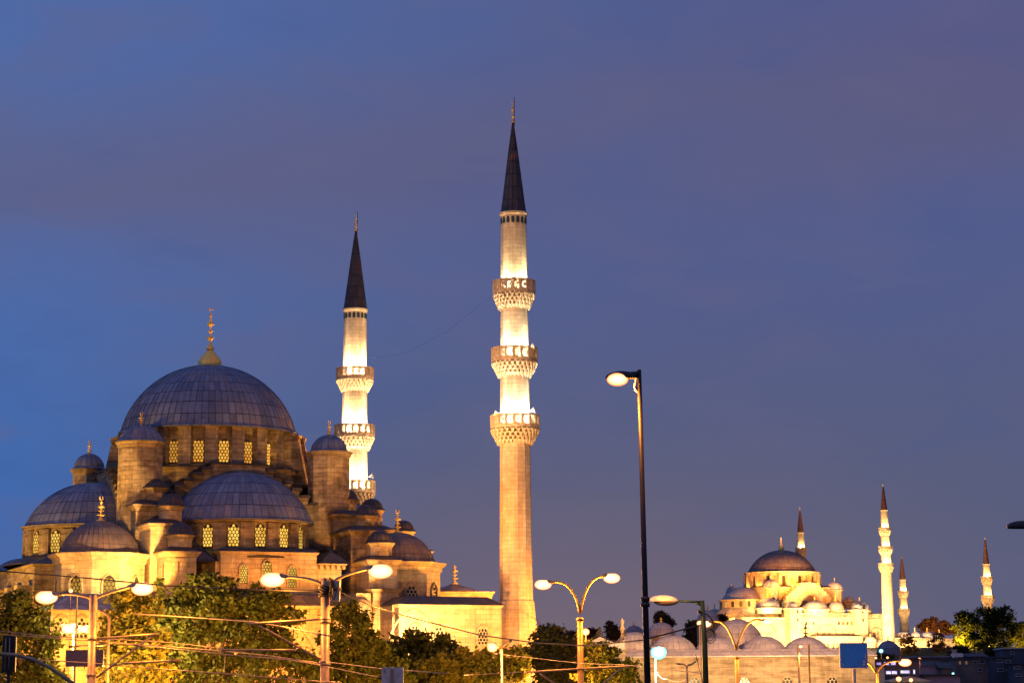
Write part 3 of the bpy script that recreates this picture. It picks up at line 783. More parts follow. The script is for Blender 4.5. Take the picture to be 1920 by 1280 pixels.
def right_wall():
    # wall running from the mosque's corner to the near minaret, with a low hipped roof
    a = P(748, 1130, 213.5); b = P(940, 1131, 217.5)
    z = P(840, 1132, 215).z
    ang = math.degrees(math.atan2(b.y-a.y, b.x-a.x)); Lg = math.hypot(b.x-a.x, b.y-a.y)
    t = empty('courtyard_wall', (a.x, a.y, 0), R(ang), 'long pale floodlit wall with lattice windows between the mosque and the near minaret', 'wall')
    mb = MB(); mb.box(0, Lg, 0, 1.2, 0, z-0.3); mb.frustum(0, Lg, 0, 1.2, z-0.32, z-0.05, 0.2)
    zs = P(778, 1208, 214).z; za = P(778, 1140, 214).z
    xc = (P(778, 1150, 214).x - a.x)
    o = arch_pts(4.9, za-zs, True, 10); i_ = arch_pts(4.55, za-zs-0.22, True, 10); st = len(mb.v)
    for j in range(1, len(o)):
        p, q = o[j], o[(j+1) % len(o)]; c, d = i_[j], i_[(j+1) % len(o)]
        if p[1] == 0 and q[1] == 0: continue
        mb.face([(c[0], -0.12, c[1]), (d[0], -0.12, d[1]), (q[0], -0.12, q[1]), (p[0], -0.12, p[1])])
        mb.face([(p[0], -0.12, p[1]), (q[0], -0.12, q[1]), (q[0], 0, q[1]), (p[0], 0, p[1])])
    for k in range(st, len(mb.v)):
        x, y, zz = mb.v[k]; mb.v[k] = (x+xc, y, zz+zs)
    w = mb.build('wall', STONE_L, t)
    mb = MB(); mb.frustum(-0.3, Lg+0.3, -0.35, 5.5, z-0.05, z+0.75, -1.3); mb.build('roof', LEAD_D, t)
    mb = MB(); mb.box(-0.2, Lg, 1.2, 5.3, 0, z-0.1); mb.build('rear_wall', STONE_L, t)
    for px, yb, yt, wp in ((778, 1210, 1171, 20), (822, 1212, 1174, 20), (904, 1207, 1173, 20)):
        q = P(px, yb, 215); zt = P(px, yt, 215).z
        window(t, (q.x-a.x)/math.cos(R(ang)), 0, q.z, -90, wp/20.2, zt-q.z, pointed=True, glow=DARKGLASS, cols=3, surround=0.16, sm=STONE_L, grille=TRACERY)
    # small hipped pavilion behind with a stone finial
    p = P(858, 1112, 232); s_ = sc_at(p)
    t2 = empty('pavilion', (p.x, p.y, 0), R(10), 'low lead roofed pavilion with a slender stone finial behind the floodlit wall', 'pavilion')
    zb = P(858, 1122, 232).z
    mb = MB(); mb.box(-3.0, 3.1, -2, 2, 0, zb+0.15); mb.frustum(-3.0, 3.1, -2, 2, zb+0.15, zb+0.6, 0.3); mb.build('wall', STONE_L, t2)
    mb = MB(); mb.lathe([(2.6, zb+0.62), (2.0, zb+0.9), (1.2, zb+1.15), (0.7, zb+1.3), (0.35, zb+1.45), (0, zb+1.55)], n=16, smooth=False, us=24, cx=-0.3, rot=22.5); mb.build('roof', LEAD_B, t2)
    lamp('POINT', (3.5, -6.5, zb+0.6), 700, AMBER, radius=0.2, parent=t2)
    finial(t2, -0.3, 0, zb+1.4, P(852, 1052, 232).z, 0.42, STONE_L, crescent=False)
right_wall()

# ------------------------------------------------------------------ minarets
def minaret(label, px, Y, y_mid, spec, m=STONE_M, cone_m=LEAD_C, detail=True, fin_m=GOLD, sides=12, lights=None, group=None, zground=0.0):
    p = P(px, y_mid, Y); zz = lambda y: P(px, y, Y).z
    s_ = sc_at((p.x, p.y, zz(y_mid)))
    t = empty('minaret', (p.x, p.y, zground), R(8), label, 'minaret', group)
    Z = lambda y: zz(y) - zground
    r = lambda w: w/2/s_
    fy0, fy1 = spec['finial']; cy0, cy1, cw = spec['cone']
    mb = MB(); cols = [(360*i/28, 0) for i in range(29)]
    z0c, z1c = Z(cy1), Z(cy0)
    pr = [(r(cw)*1.06, z0c-0.05), (r(cw), z0c+0.12)] + [(r(cw)*(1-k/7)*1.0 + r(3.0)*(k/7), z0c+(z1c-z0c)*k/7) for k in range(1, 8)] + [(0, z1c+0.02)]
    c = [];
    ng = 14
    for i in range(ng):
        a = 360*i/ng; c += [(a, 0.045 if detail else 0), (a+2.2, 0), (a+360/ng-2.2, 0)]
    c.append((360, 0.045 if detail else 0))
    mb.lathe(pr, us=ng, vs=7/(z1c-z0c), cols=c, smooth=False)
    cone = mb.build('cone_roof', cone_m, t)
    finial(cone, 0, 0, z1c-0.05, Z(fy0), r(spec.get('finw', 8)), fin_m, crescent=detail)
    if detail:   # thin lightning rod beside the finial
        mb = MB(); mb.tube([(r(6), 0, z1c-0.3), (r(6), 0, Z(fy0)+0.3)], 0.03, 5); mb.build('lightning_rod', DARKSTEEL, cone)
    mb = MB()
    for (ya, yb, wa, wb) in spec['shaft']:
        st = len(mb.v)
        mb.lathe([(r(wb), Z(yb)), (r(wa), Z(ya))], n=sides, smooth=False)
    # cornice under the cone
    w0 = spec['shaft'][0][2]
    mb.lathe([(r(w0), Z(cy1)-0.75*s_/20), (r(w0)*1.02, Z(cy1)-0.35), (r(w0)*1.09, Z(cy1)-0.2), (r(w0)*1.1, Z(cy1)), (0, Z(cy1))], n=28, smooth=False)
    for (y, w, h) in spec.get('rings', []):
        mb.lathe([(r(w)*.96, Z(y)-h), (r(w), Z(y)-h*.6), (r(w), Z(y)-h*.2), (r(w)*.96, Z(y))], n=sides, smooth=False)
    sh = mb.build('shaft', m, t)
    if detail:
        zt = Z(cy1)-0.5; nW = 16; rr = r(w0)*0.985
        for i in range(nW):
            a = 360*(i+0.5)/nW
            if math.sin(R(a+8)) < 0.25:
                g = MB(); g.slab(arch_pts(0.30, 0.62, False, 4), 'y', -0.05, 0.0); place_mb(g, rr*math.cos(R(a)), rr*math.sin(R(a)), zt-0.62, a)
                g.build('window', TEAL, sh)
    for bi, (yr0, yr1, yc, wr, wc) in enumerate(spec['balcony']):
        b = MB(); za, zb_, zc = Z(yr0), Z(yr1), Z(yc); rr, rc = r(wr), r(wc)
        n = sides if detail else 12
        # floor slab and moulded edge
        b.lathe([(rr*0.93, zb_-0.28), (rr*1.0, zb_-0.2), (rr*1.0, zb_), (rc*0.9, zb_+0.01)], n=n, smooth=False)
        b.lathe([(rc, zc), (rc*1.02, zc+0.1), (rc+(rr-rc)*0.35, zc+(zb_-zc)*0.45), (rc+(rr-rc)*0.62, zb_-0.3), (rr*0.93, zb_-0.28)], n=28, smooth=False)
        bo = b.build('balcony', m, t)
        # hanging stalactite corbels in tiers
        q = MB(); tiers = 4 if detail else 2; cnt = 26 if detail else 12
        H = zb_-0.28-zc
        for k in range(tiers):
            f0 = k/tiers; rad = rc + (rr-rc)*(0.22+0.78*((k+0.8)/tiers)); zt = zc + H*(k+1)/tiers; zl = zt - H/tiers*1.35
            for i in range(cnt):
                a = 360*(i+(0.5 if k % 2 else 0))/cnt; wq = 2*math.pi*rad/cnt*0.36
                st = len(q.v)
                dpt = (rr-rc)/tiers*1.1
                top = [(-wq, -dpt*0.2), (wq, -dpt*0.2), (wq, dpt*1.3), (-wq, dpt*1.3)]; bt = [(-wq*.25, dpt*0.35), (wq*.25, dpt*0.35), (wq*.25, dpt*1.0), (-wq*.25, dpt*1.0)]
                for e in range(4):
                    f = (e+1) % 4
                    q.face([(*bt[e], zl), (*bt[f], zl), (*top[f], zt-0.04), (*top[e], zt-0.04)])
                q.face([(*w_, zl) for w_ in reversed(bt)]); q.face([(*w_, zt-0.04) for w_ in top])
                place_mb(q, rad*math.cos(R(a)), rad*math.sin(R(a)), 0, a, st)
        q.build('stalactite_corbels', m, bo)
        # pierced parapet: posts, rails and diagonal tracery
        q = MB(); np_ = 18 if detail else 12
        hr = za-zb_
        for zz0, zz1 in ((zb_, zb_+hr*0.14), (za-hr*0.14, za)):
            q.lathe([(rr*0.955, zz0), (rr*1.0, zz0), (rr*1.0, zz1), (rr*0.955, zz1), (rr*.955, zz0)], n=np_, smooth=False)
        for i in range(np_):
            a0, a1 = R(360*i/np_), R(360*(i+1)/np_)
            p0 = Vector((rr*.985*math.cos(a0), rr*.985*math.sin(a0), 0)); p1 = Vector((rr*.985*math.cos(a1), rr*.985*math.sin(a1), 0))
            st = len(q.v); hw = 0.085 if detail else 0.12
            q.prism([(-hw, -0.07), (hw, -0.07), (hw, 0.07), (-hw, 0.07)], zb_, za+0.02)
            place_mb(q, p0.x, p0.y, 0, math.degrees(a0), st)
            if detail:
                for j in range(1, 6):
                    u = j/6; q.tube([p0.lerp(p1, u)+Vector((0, 0, zb_+hr*.1)), p0.lerp(p1, u)+Vector((0, 0, za-hr*.1))], 0.06, 4, smooth=False)
                nb = 5
                for j in range(nb):
                    for sgn in (0, 1):
                        u0, u1 = j/nb, (j+1)/nb
                        zA, zB = (zb_+hr*.14, za-hr*.14) if sgn else (za-hr*.14, zb_+hr*.14)
                        zm = (zA+zB)/2
                        q.tube([p0.lerp(p1, u0)+Vector((0, 0, zA)), p0.lerp(p1, u1)+Vector((0, 0, zm))], 0.022, 3, smooth=False)
                        q.tube([p0.lerp(p1, u1)+Vector((0, 0, zm)), p0.lerp(p1, u0)+Vector((0, 0, zB))], 0.022, 3, smooth=False)
            else:
                q.face([tuple(p0)[:2]+(zb_+hr*.15,), tuple(p1)[:2]+(zb_+hr*.15,), tuple(p1)[:2]+(za-hr*.12,), tuple(p0)[:2]+(za-hr*.12,)])
        q.build('parapet', m, bo)
        if lights:
            pw, colr, angs = lights[bi]
            rl = rc*0.1 + rr*0.86
            for a in angs:
                lamp('SPOT', (rl*math.cos(R(a)), rl*math.sin(R(a)), zb_+0.3), pw, colr, (rc*0.6*math.cos(R(a)), rc*0.6*math.sin(R(a)), zb_+2.6), 172, 0.5, 0.12, parent=t, name='balcony_floodlight')
    return t, s_, Z
A3 = (-130, -50, 90)
M1, s1, Z1 = minaret('tallest minaret with three lit balconies standing alone right of the large mosque', 965, 222, 700, dict(
    finial=(188, 232), finw=9, cone=(230, 400, 47),
    shaft=[(400, 575, 48.5, 52), (575, 702, 52, 54), (702, 830, 54.5, 57), (830, 1126, 57, 62), (1126, 1215, 66, 84), (1215, 1322, 84, 86)],
    balcony=[(527, 549, 579, 80, 52), (653, 676, 706, 87, 54), (779, 800, 832, 92, 57)],
    rings=[(1126, 66, 0.4)]), lights=[(300, PALE, A3), (330, (1, .9, .62), A3), (400, (1, .95, .72), A3)], group='minarets of the large mosque')
M2, s2, Z2 = minaret('second tallest minaret, rising behind the right shoulder of the large mosque', 665.5, 261, 700, dict(
    finial=(402, 435), finw=8, cone=(433, 580, 43),
    shaft=[(580, 733, 42.5, 45), (733, 843, 46, 48), (843, 945, 48, 50), (945, 1322, 50, 58)],
    balcony=[(690, 709, 733, 70, 45), (797, 816, 843, 75, 48), (902, 921, 945, 78, 50)]),
    lights=[(750, CREAMY, A3), (900, CREAMY, A3), (1100, CREAMY, A3)], cone_m=LEAD_D, group='minarets of the large mosque')
# loudspeaker horns on the balconies
def horn(label, px, py, Y, dirx, s=0.5):
    p = P(px, py, Y); t = empty('loudspeaker', p, 0, label, 'loudspeaker', 'loudspeakers on the minaret balconies')
    mb = MB(); mb.lathe([(0.05, 0), (0.08, s*0.5), (0.16, s*0.8), (0.34, s*1.15), (0.30, s*1.15), (0.05, s*0.6)], n=14)
    mb.xform(Matrix.Rotation(R(80*dirx), 4, 'Y')); mb.build('horn', WHITEP, t)
    mb = MB(); mb.tube([(0, 0, 0), (-0.15*dirx, 0, -1.0)], 0.035, 5); mb.build('bracket', STEEL, t)
horn('small white horn speaker on the right of the tallest minaret lowest balcony', 991, 770, 220.5, 1)
horn('small white horn speaker on the left of the tallest minaret lowest balcony', 938, 775, 220.5, -1)
horn('small white horn speaker by the tallest minaret middle balcony', 990, 650, 220.5, 1)
horn('small white horn speaker on the minaret behind the large mosque', 690, 893, 259, 1)

# ------------------------------------------------------------------ far hill and the second mosque
def hill_z(x, y):
    def bump(x, y, cx, cy, rx, ry, h):
        d = math.hypot((x-cx)/rx, (y-cy)/ry); return h*max(0.0, min(1.0, (1.55-d)/0.75))**1.3 if d > 0.8 else h
    return max(bump(x, y, 175, 990, 150, 130, 23.0), bump(x, y, 190, 620, 90, 160, 9.0))
def ground_and_hill():
    mb = MB(); mb.face([(-6000, -500, 0), (6000, -500, 0), (6000, 9000, 0), (-6000, 9000, 0)])
    tag(mb.build('ground', GROUNDM), kind='structure')
    mb = MB(); nx, ny = 50, 56; x0, x1, y0, y1 = -120, 480, 330, 1300
    g = [[(x0+(x1-x0)*i/nx, y0+(y1-y0)*j/ny) for i in range(nx+1)] for j in range(ny+1)]
    h = lambda p: hill_z(*p) - 0.05 + (0.6*math.sin(p[0]*.07)*math.cos(p[1]*.05) if hill_z(*p) > 2 and hill_z(*p) < 21 else 0)
    for j in range(ny):
        for i in range(nx):
            q = [g[j][i], g[j][i+1], g[j+1][i+1], g[j+1][i]]
            if max(hill_z(*p) for p in q) > 0.05: mb.face([(p[0], p[1], h(p)) for p in q], smooth=True)
    tag(mb.build('hill', HILLM), kind='structure')
ground_and_hill()

B = Frame(1466, 1070, 933, 22)
FMOS = B.empty('distant_mosque', 'distant hilltop mosque glowing amber under one big dome and many small ones', 'mosque')
def bx(px, py, ly): return B.at(px, py, ly=ly)[0]
def bz(px, py, ly): return B.at(px, py, ly=ly)[2]
PB = 4.68
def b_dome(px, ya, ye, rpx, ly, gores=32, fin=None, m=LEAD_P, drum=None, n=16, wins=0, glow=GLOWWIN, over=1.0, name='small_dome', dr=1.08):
    cx, _, ze = B.at(px, ye, ly=ly); zt = bz(px, ya, ly); rd = rpx/PB
    d = dome(FMOS, cx, ly, ze, rd, zt-ze, gores=gores, rows=4, m=m, flare=0.25, rib=0.09, seg=9, name=name)
    if fin: finial(d, cx, ly, zt-0.1, bz(px, fin, ly), 0.5, crescent=False)
    if drum:
        zb = bz(px, drum, ly); mb = MB(); ro = rd*dr
        mb.lathe([(ro, zb), (ro, ze-0.7), (ro+0.35, ze-0.5), (ro+0.4, ze-0.1), (rd*.9, ze)], n=n, cx=cx, cy=ly, smooth=False, rot=180/n)
        mb.build('small_drum', STONE_L, FMOS)
        for i in range(wins):
            a = -90 - 22 + (i-(wins-1)/2)*(150/wins)
            window(FMOS, cx+ro*math.cos(R(a)), ly+ro*math.sin(R(a)), zb+0.4, a, 1.2, (ze-zb)*0.62, pointed=False, glow=glow, cols=2, proud=0.06)
    return cx
def far_mosque():
    # main dome and drum
    cx, _, ze = B.at(1466, 1073, ly=0); zt = bz(1466, 1031, 0); rd = 63/PB
    d = dome(FMOS, cx, 0, ze, rd, zt-ze, gores=64, rows=8, m=LEAD_B, flare=0.5, rib=0.10, seg=14)
    mb = MB(); mb.lathe([(1.2, zt-0.2), (1.2, zt+0.6), (0.9, zt+1.4), (0.3, zt+2.2)], n=14, cx=cx); mb.build('dome_cap', GOLD, d)
    finial(d, cx, 0, zt+2.0, bz(1466, 1007, 0), 0.55)
    zb = bz(1466, 1100, -14)
    mb = MB(); ro = 14.3; mb.lathe([(ro, zb), (ro, ze-0.9), (ro+0.3, ze-0.8), (ro+0.9, ze-0.2), (rd, ze)], n=64, cx=cx, smooth=False)
    for i in range(28):
        a = 360*(i+0.5)/28; st = len(mb.v); mb.prism([(-0.42, -1.0), (0.42, -1.0), (0.42, 0), (-0.42, 0)], zb, ze-0.9, True)
        place_mb(mb, cx+ro*math.cos(R(a)), ro*math.sin(R(a)), 0, a, st)
    mb.build('drum', STONE_L, FMOS)
    for i in range(28):
        a = 360*i/28
        if math.cos(R(a+112)) > 0.05:
            x, y = cx+ro*math.cos(R(a)), ro*math.sin(R(a))
            window(FMOS, x, y, zb+0.6, a, 1.3, 4.0, pointed=False, glow=None, grille=(STONE if i % 2 == 0 else GRILLE), proud=0.06)
            if i % 2 == 0:
                lamp('POINT', (cx+(ro+0.9)*math.cos(R(a)), (ro+0.9)*math.sin(R(a)), zb+0.9), 70, AMBER, radius=0.15, parent=FMOS, name='drum_floodlight')
    # body: cube under the dome, great stepped arch facing the water
    mb = MB(); mb.box(cx-15.5, cx+15.5, -15.5, 15.5, 20, zb+0.1); mb.build('central_block', STONE_L, FMOS)
    mb = MB(); mb.frustum(cx-16, cx+16, -16, 16, zb+0.1, zb+0.7, -1.5); mb.build('block_roof', LEAD_D, FMOS)
    zt2 = bz(1515, 1092, -18.5); acx = bx(1516, 1100, -18.5)
    x, z = 3.6, 0.0; pts = []
    for k in range(7):
        pts.append((x, zt2+z)); pts.append((x, zt2+z-1.05)); x += 1.35; z -= 1.05
    xe = x-1.35+0.8; pts.append((xe, zt2+z))
    poly = [(-xe, zt2-14), (xe, zt2-14)] + list(reversed(pts)) + [(-a, b) for a, b in pts]
    mb = MB(); mb.slab(poly, 'y', -3.0, 0.5)
    mb.xform(Matrix.Translation((acx, -16.0, 0))); mb.build('stepped_arch', STONE_L, FMOS)
    # dark slab proud of the wall, painting in the shade of an arch recess
    w_, h_ = 9.2, 8.0; zr = zt2 - 4.6 - h_
    g = MB(); g.slab(arch_pts(w_, h_, True, 8), 'y', -0.15, 0.1); place_mb(g, acx, -19.05, zr, -90); rec = g.build('recess_shade', BROWNP, FMOS)
    for dx in (-2.2, 0, 2.2):
        window(FMOS, acx+dx, -19.2, zr+2.6, -90, 1.1, 2.6 if dx else 3.2, glow=GLOWDIM, cols=2, proud=0.08)
    # left half dome with lit drum
    ang = 180
    hx, _, hz = B.at(1394, 1124, ly=-2); zt3 = bz(1394, 1100, -2); r_ = 40/PB
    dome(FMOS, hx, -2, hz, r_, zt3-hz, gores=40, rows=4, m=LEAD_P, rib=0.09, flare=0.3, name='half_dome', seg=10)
    zb3 = bz(1394, 1138, -2-r_); ro = r_*1.1
    mb = MB(); mb.lathe([(ro, zb3), (ro, hz-0.7), (ro+0.35, hz-0.5), (ro+0.45, hz-0.1), (r_, hz)], n=40, cx=hx, cy=-2, smooth=False); mb.build('half_dome_drum', STONE_L, FMOS)
    for i in range(7):
        a = -90-22+(i-3)*20 - 12
        xx, yy = hx+ro*math.cos(R(a)), -2+ro*math.sin(R(a))
        window(FMOS, xx, yy, zb3+0.3, a, 1.15, 2.2, pointed=False, glow=GLOWWIN if i % 2 else None, grille=GRILLE, cols=2, proud=0.07)
    lamp('POINT', (hx-2, -2-ro-2.2, zb3+0.8), 160, WARM, radius=0.2, parent=FMOS, name='drum_floodlight')
    mb = MB(); mb.lathe([(ro+3.2, 20), (ro+3.2, zb3-3.0), (ro+3.3, zb3-2.8), (ro, zb3)], n=12, cx=hx, cy=-2, smooth=False); mb.build('half_dome_base', STONE_L, FMOS)
    # towers and turrets with ribbed caps
    for px, ya, ye, rp, yb, ly, nm in ((1372, 1098, 1115, 11.5, 1128, 4, 0), (1446, 1086, 1101, 16, 1124, -17, 0), (1565, 1090, 1105, 15, 1122, -14, 1090), (1540, 1098, 1110, 10, 1130, 10, 0)):
        c, _, z = B.at(px, ye, ly=ly); t = bz(px, ya, ly)
        sh = shaft(FMOS, c, ly, bz(px, yb, ly)-12, z, rp/PB*0.95, 8, STONE_L, corn=0.35, ch=0.7, name='weight_tower')
        melon(sh, c, ly, z+0.1, rp/PB, t-z, gores=14, m=LEAD_P, flare=0.35)
        finial(sh, c, ly, t-0.1, t+1.9, 0.35, crescent=False)
    # aisle domes
    b_dome(1440, 1120, 1139, 22, -24, 30, 1110, drum=1150, n=16)
    b_dome(1528, 1125, 1141, 24, -25, 30, 1117, drum=1156, n=16)
    b_dome(1567, 1127, 1143, 14.5, -25, 22, 1113, drum=1152, n=14)
    b_dome(1612, 1126, 1143, 17, -24, 24, 1118, drum=1152, n=14)
    b_dome(1622, 1136, 1148, 12, -18, 20, None, drum=1156, n=12)
    b_dome(1340, 1141, 1153, 13, 20, 20, 1128, drum=1175, n=12)
    b_dome(1592, 1117, 1126, 11, -10, 20, None, drum=1140, n=8)
    # outer walls
    yF = -29.0
    def wallbox(p0, p1, yt, ly0, ly1, name='outer_wall', yb=None, corn=True, m=STONE_L):
        x0, x1 = bx(p0, yt, ly0), bx(p1, yt, ly0); z = bz((p0+p1)/2, yt, ly0)
        mb = MB(); mb.box(x0, x1, ly0, ly1, 19.0, z-0.6)
        if corn: mb.frustum(x0, x1, ly0, ly1, z-0.6, z, 0.35)
        else: mb.box(x0, x1, ly0, ly1, z-0.6, z)
        o = mb.build(name, m, FMOS); return x0, x1, z
    x0, x1, zw = wallbox(1503, 1602, 1156, yF, -16)
    for i in range(26):   # balustrade
        pass
    mb = MB(); k = x0
    while k < x1:
        mb.box(k, k+0.3, yF-0.15, yF+0.1, zw+0.02, zw+1.15); k += 0.75
    mb.box(x0, x1, yF-0.2, yF+0.15, zw+1.15, zw+1.4); mb.build('balustrade', STONE_L, FMOS)
    wallbox(1392, 1480, 1157, yF+2, -16)
    wallbox(1626, 1662, 1160, yF+1, -16)
    wallbox(1600, 1666, 1150, -14, 10)
    mb = MB(); xs = bx(1628, 1160, yF+1); z_ = bz(1640, 1158, yF+1); k = xs
    while k < bx(1662, 1160, yF+1):
        mb.box(k, k+0.4, yF+0.8, yF+1.1, z_+0.02, z_+1.4); k += 0.85
    mb.build('balustrade', TERRA, FMOS)
    # two square towers on the wall
    for p0, p1, yt, pd, ya in ((1481, 1503, 1139, 1491, 1127), (1602, 1626, 1142, 1612, 1130)):
        xa, xb, zt_ = wallbox(p0, p1, yt, yF-2.0, yF+3, 'wall_tower', corn=True)
        melon(FMOS, (xa+xb)/2, yF+0.5, zt_+0.1, 2.2, 2.4, gores=12, m=LEAD_P, flare=0.3)
        for yy in (1146, 1162):
            window(FMOS, xa+(xb-xa)*0.65, yF-2.0, bz(pd, yy+3, yF-2), -90, 0.8, 1.3, rect=True, glow=None, proud=0.04)
    # small windows, blind arches, lean-to roof and lower arcade
    for px in (1512, 1525, 1573, 1581, 1589, 1597):
        window(FMOS, bx(px, 1172, yF), yF, bz(px, 1171, yF), -90, 0.9, 1.4, pointed=True, glow=GLOWWIN, cols=2, proud=0.05)
    for px, wpx, y0_, ly in ((1550, 40, 1168, yF), (1512, 22, 1176, yF), (1432, 56, 1166, yF+2), (1643, 26, 1174, yF+1)):
        w = wpx/PB; ap = arch_pts(w, bz(px, y0_, ly)-bz(px, 1200, ly), False, 9); mb = MB()
        inn = arch_pts(w-0.9, bz(px, y0_, ly)-bz(px, 1200, ly)-0.45, False, 9)
        for j in range(1, len(ap)):
            a, b = ap[j], ap[(j+1) % len(ap)]; c, e = inn[j], inn[(j+1) % len(ap)]
            if a[1] == 0 and b[1] == 0: continue
            mb.face([(c[0], -0.3, c[1]), (e[0], -0.3, e[1]), (b[0], -0.3, b[1]), (a[0], -0.3, a[1])])
            mb.face([(a[0], -0.3, a[1]), (b[0], -0.3, b[1]), (b[0], 0, b[1]), (a[0], 0, a[1])])
            mb.face([(c[0], 0, c[1]), (e[0], 0, e[1]), (e[0], -0.3, e[1]), (c[0], -0.3, c[1])])
        place_mb(mb, bx(px, 1180, ly), ly-0.02, bz(px, 1200, ly), -90); mb.build('blind_arch', STONE, FMOS)
        for dx in (-0.28, 0.28):
            window(FMOS, bx(px, 1180, ly)+dx*w*0.5, ly, bz(px, 1198, ly), -90, w*0.17, 3.4, pointed=False, glow=None, grille=STONE, proud=0.04)
    xa, xb = bx(1526, 1200, yF-4), bx(1614, 1200, yF-4); zc = bz(1570, 1199, yF-4)
    mb = MB(); mb.frustum(xa, xb, yF-5.5, yF, zc-0.5, zc+1.4, -0.2); mb.build('lean_to_roof', TERRA, FMOS)
    mb = MB(); k = xa+0.4
    while k < xb:
        mb.box(k, k+0.45, yF-4.6, yF-4.1, 19, zc-0.5); k += 2.1
    mb.box(xa, xb, yF-4.7, yF-4.0, zc-1.4, zc-0.55); mb.build('arcade', STONE_L, FMOS)
    for ya, yb, p0, p1 in ((1194, 1202, 1622, 1642), (1200, 1208, 1644, 1662)):
        c = (p0+p1)/2; b_dome(c, ya-2, yb, (p1-p0)/2, yF-8, 20, ya-8, drum=1222, n=12)
far_mosque()

G2 = 'minarets of the distant mosque'
def fmin(label, px, Y, ym, spec, L): return minaret(label, px, Y, ym, spec, m=STONE_L, cone_m=LEAD_R, detail=False, sides=12, lights=L, group=G2, zground=18)
A2 = (-120, -60)
fmin('short upper part of a minaret showing just right of the distant main dome', 1501, 965, 1000, dict(finial=(948, 958), finw=3, cone=(957, 998, 12.5),
     shaft=[(998, 1048, 12.5, 14), (1048, 1180, 14.5, 18)], balcony=[(1026, 1031, 1044, 21, 14)]), [(560, (1, .64, .27), A2)])
fmin('tallest distant minaret with three balconies at the right end of the hilltop mosque', 1661, 905, 1050, dict(finial=(903, 913), finw=3.5, cone=(912, 956, 13),
     shaft=[(956, 1001, 13, 15), (1001, 1034, 15.5, 17), (1034, 1068, 17.5, 19), (1068, 1185, 19.5, 23), (1185, 1260, 23, 24)],
     balcony=[(988, 993, 1003, 23.5, 15), (1023, 1028, 1038, 26, 17), (1055, 1060, 1071, 28.5, 19.5)]), [(560, (1, .64, .27), A2), (560, (1, .64, .27), A2), (560, (1, .64, .27), A2)])
fmin('slim distant minaret with two balconies just right of the tallest distant one', 1693, 960, 1110, dict(finial=(1041, 1047), finw=2.5, cone=(1046, 1086, 11.5),
     shaft=[(1086, 1118, 12, 13), (1118, 1152, 14.5, 15), (1152, 1185, 16, 18), (1185, 1260, 18, 18)], balcony=[(1107, 1111, 1119, 20, 13.5), (1140, 1145, 1154, 22.5, 15.5)]), [(440, (1, .62, .25), A2), (440, (1, .62, .25), A2)])
fmin('lone distant minaret rising behind the large floodlit tree at far right', 1850, 970, 1080, dict(finial=(1006, 1013), finw=2.5, cone=(1012, 1057, 12),
     shaft=[(1057, 1092, 12.5, 14), (1092, 1127, 15, 16), (1127, 1185, 17, 19), (1185, 1260, 19, 20)], balcony=[(1080, 1084, 1094, 22.5, 14), (1115, 1120, 1130, 25, 16)]), [(440, (1, .62, .25), A2), (440, (1, .62, .25), A2)])

def far_courtyard():
    p0, p1 = P(1672, 1200, 925), P(1800, 1200, 945); z = P(1730, 1196, 935).z
    ang = math.atan2(p1.y-p0.y, p1.x-p0.x); L_ = math.hypot(p1.x-p0.x, p1.y-p0.y)
    t = empty('domed_courtyard', (p0.x, p0.y, 0), ang, 'glowing courtyard wall with three small domes between the distant minarets and the big tree', 'courtyard')
    mb = MB(); mb.box(0, L_, 0, 9, 17, z-0.6); mb.frustum(0, L_, 0, 9, z-0.6, z, 0.3); mb.build('wall', STONE_L, t)
    mb = MB(); k = 0.2
    while k < L_:
        mb.box(k, k+0.4, -0.5, -0.28, z-1.3, z-0.2); k += 1.1
    mb.build('cornice_brackets', STONE, t)
    for px, ya, ye, w in ((1702, 1184, 1196, 26), (1727, 1184, 1194, 19), (1753, 1184, 1195, 22), (1779, 1186, 1197, 21)):
        x = (P(px, 1190, 935).x-p0.x)/math.cos(ang)+0.6
        zt, ze = P(px, ya, 940).z, P(px, ye, 940).z
        d = dome(t, x, 4.5, ze, w/2/PB, zt-ze, gores=22, rows=3, m=LEAD_P, rib=0.07, seg=8, flare=0.2, name='small_dome')
        mb = MB(); mb.lathe([(w/2/PB+0.1, z-0.1), (w/2/PB+0.1, ze)], n=12, cx=x, cy=4.5, smooth=False); mb.build('small_drum', STONE_L, t)
        if px > 1710: finial(d, x, 4.5, zt-0.1, P(px, ya-10, 940).z, 0.45, crescent=False)
far_courtyard()

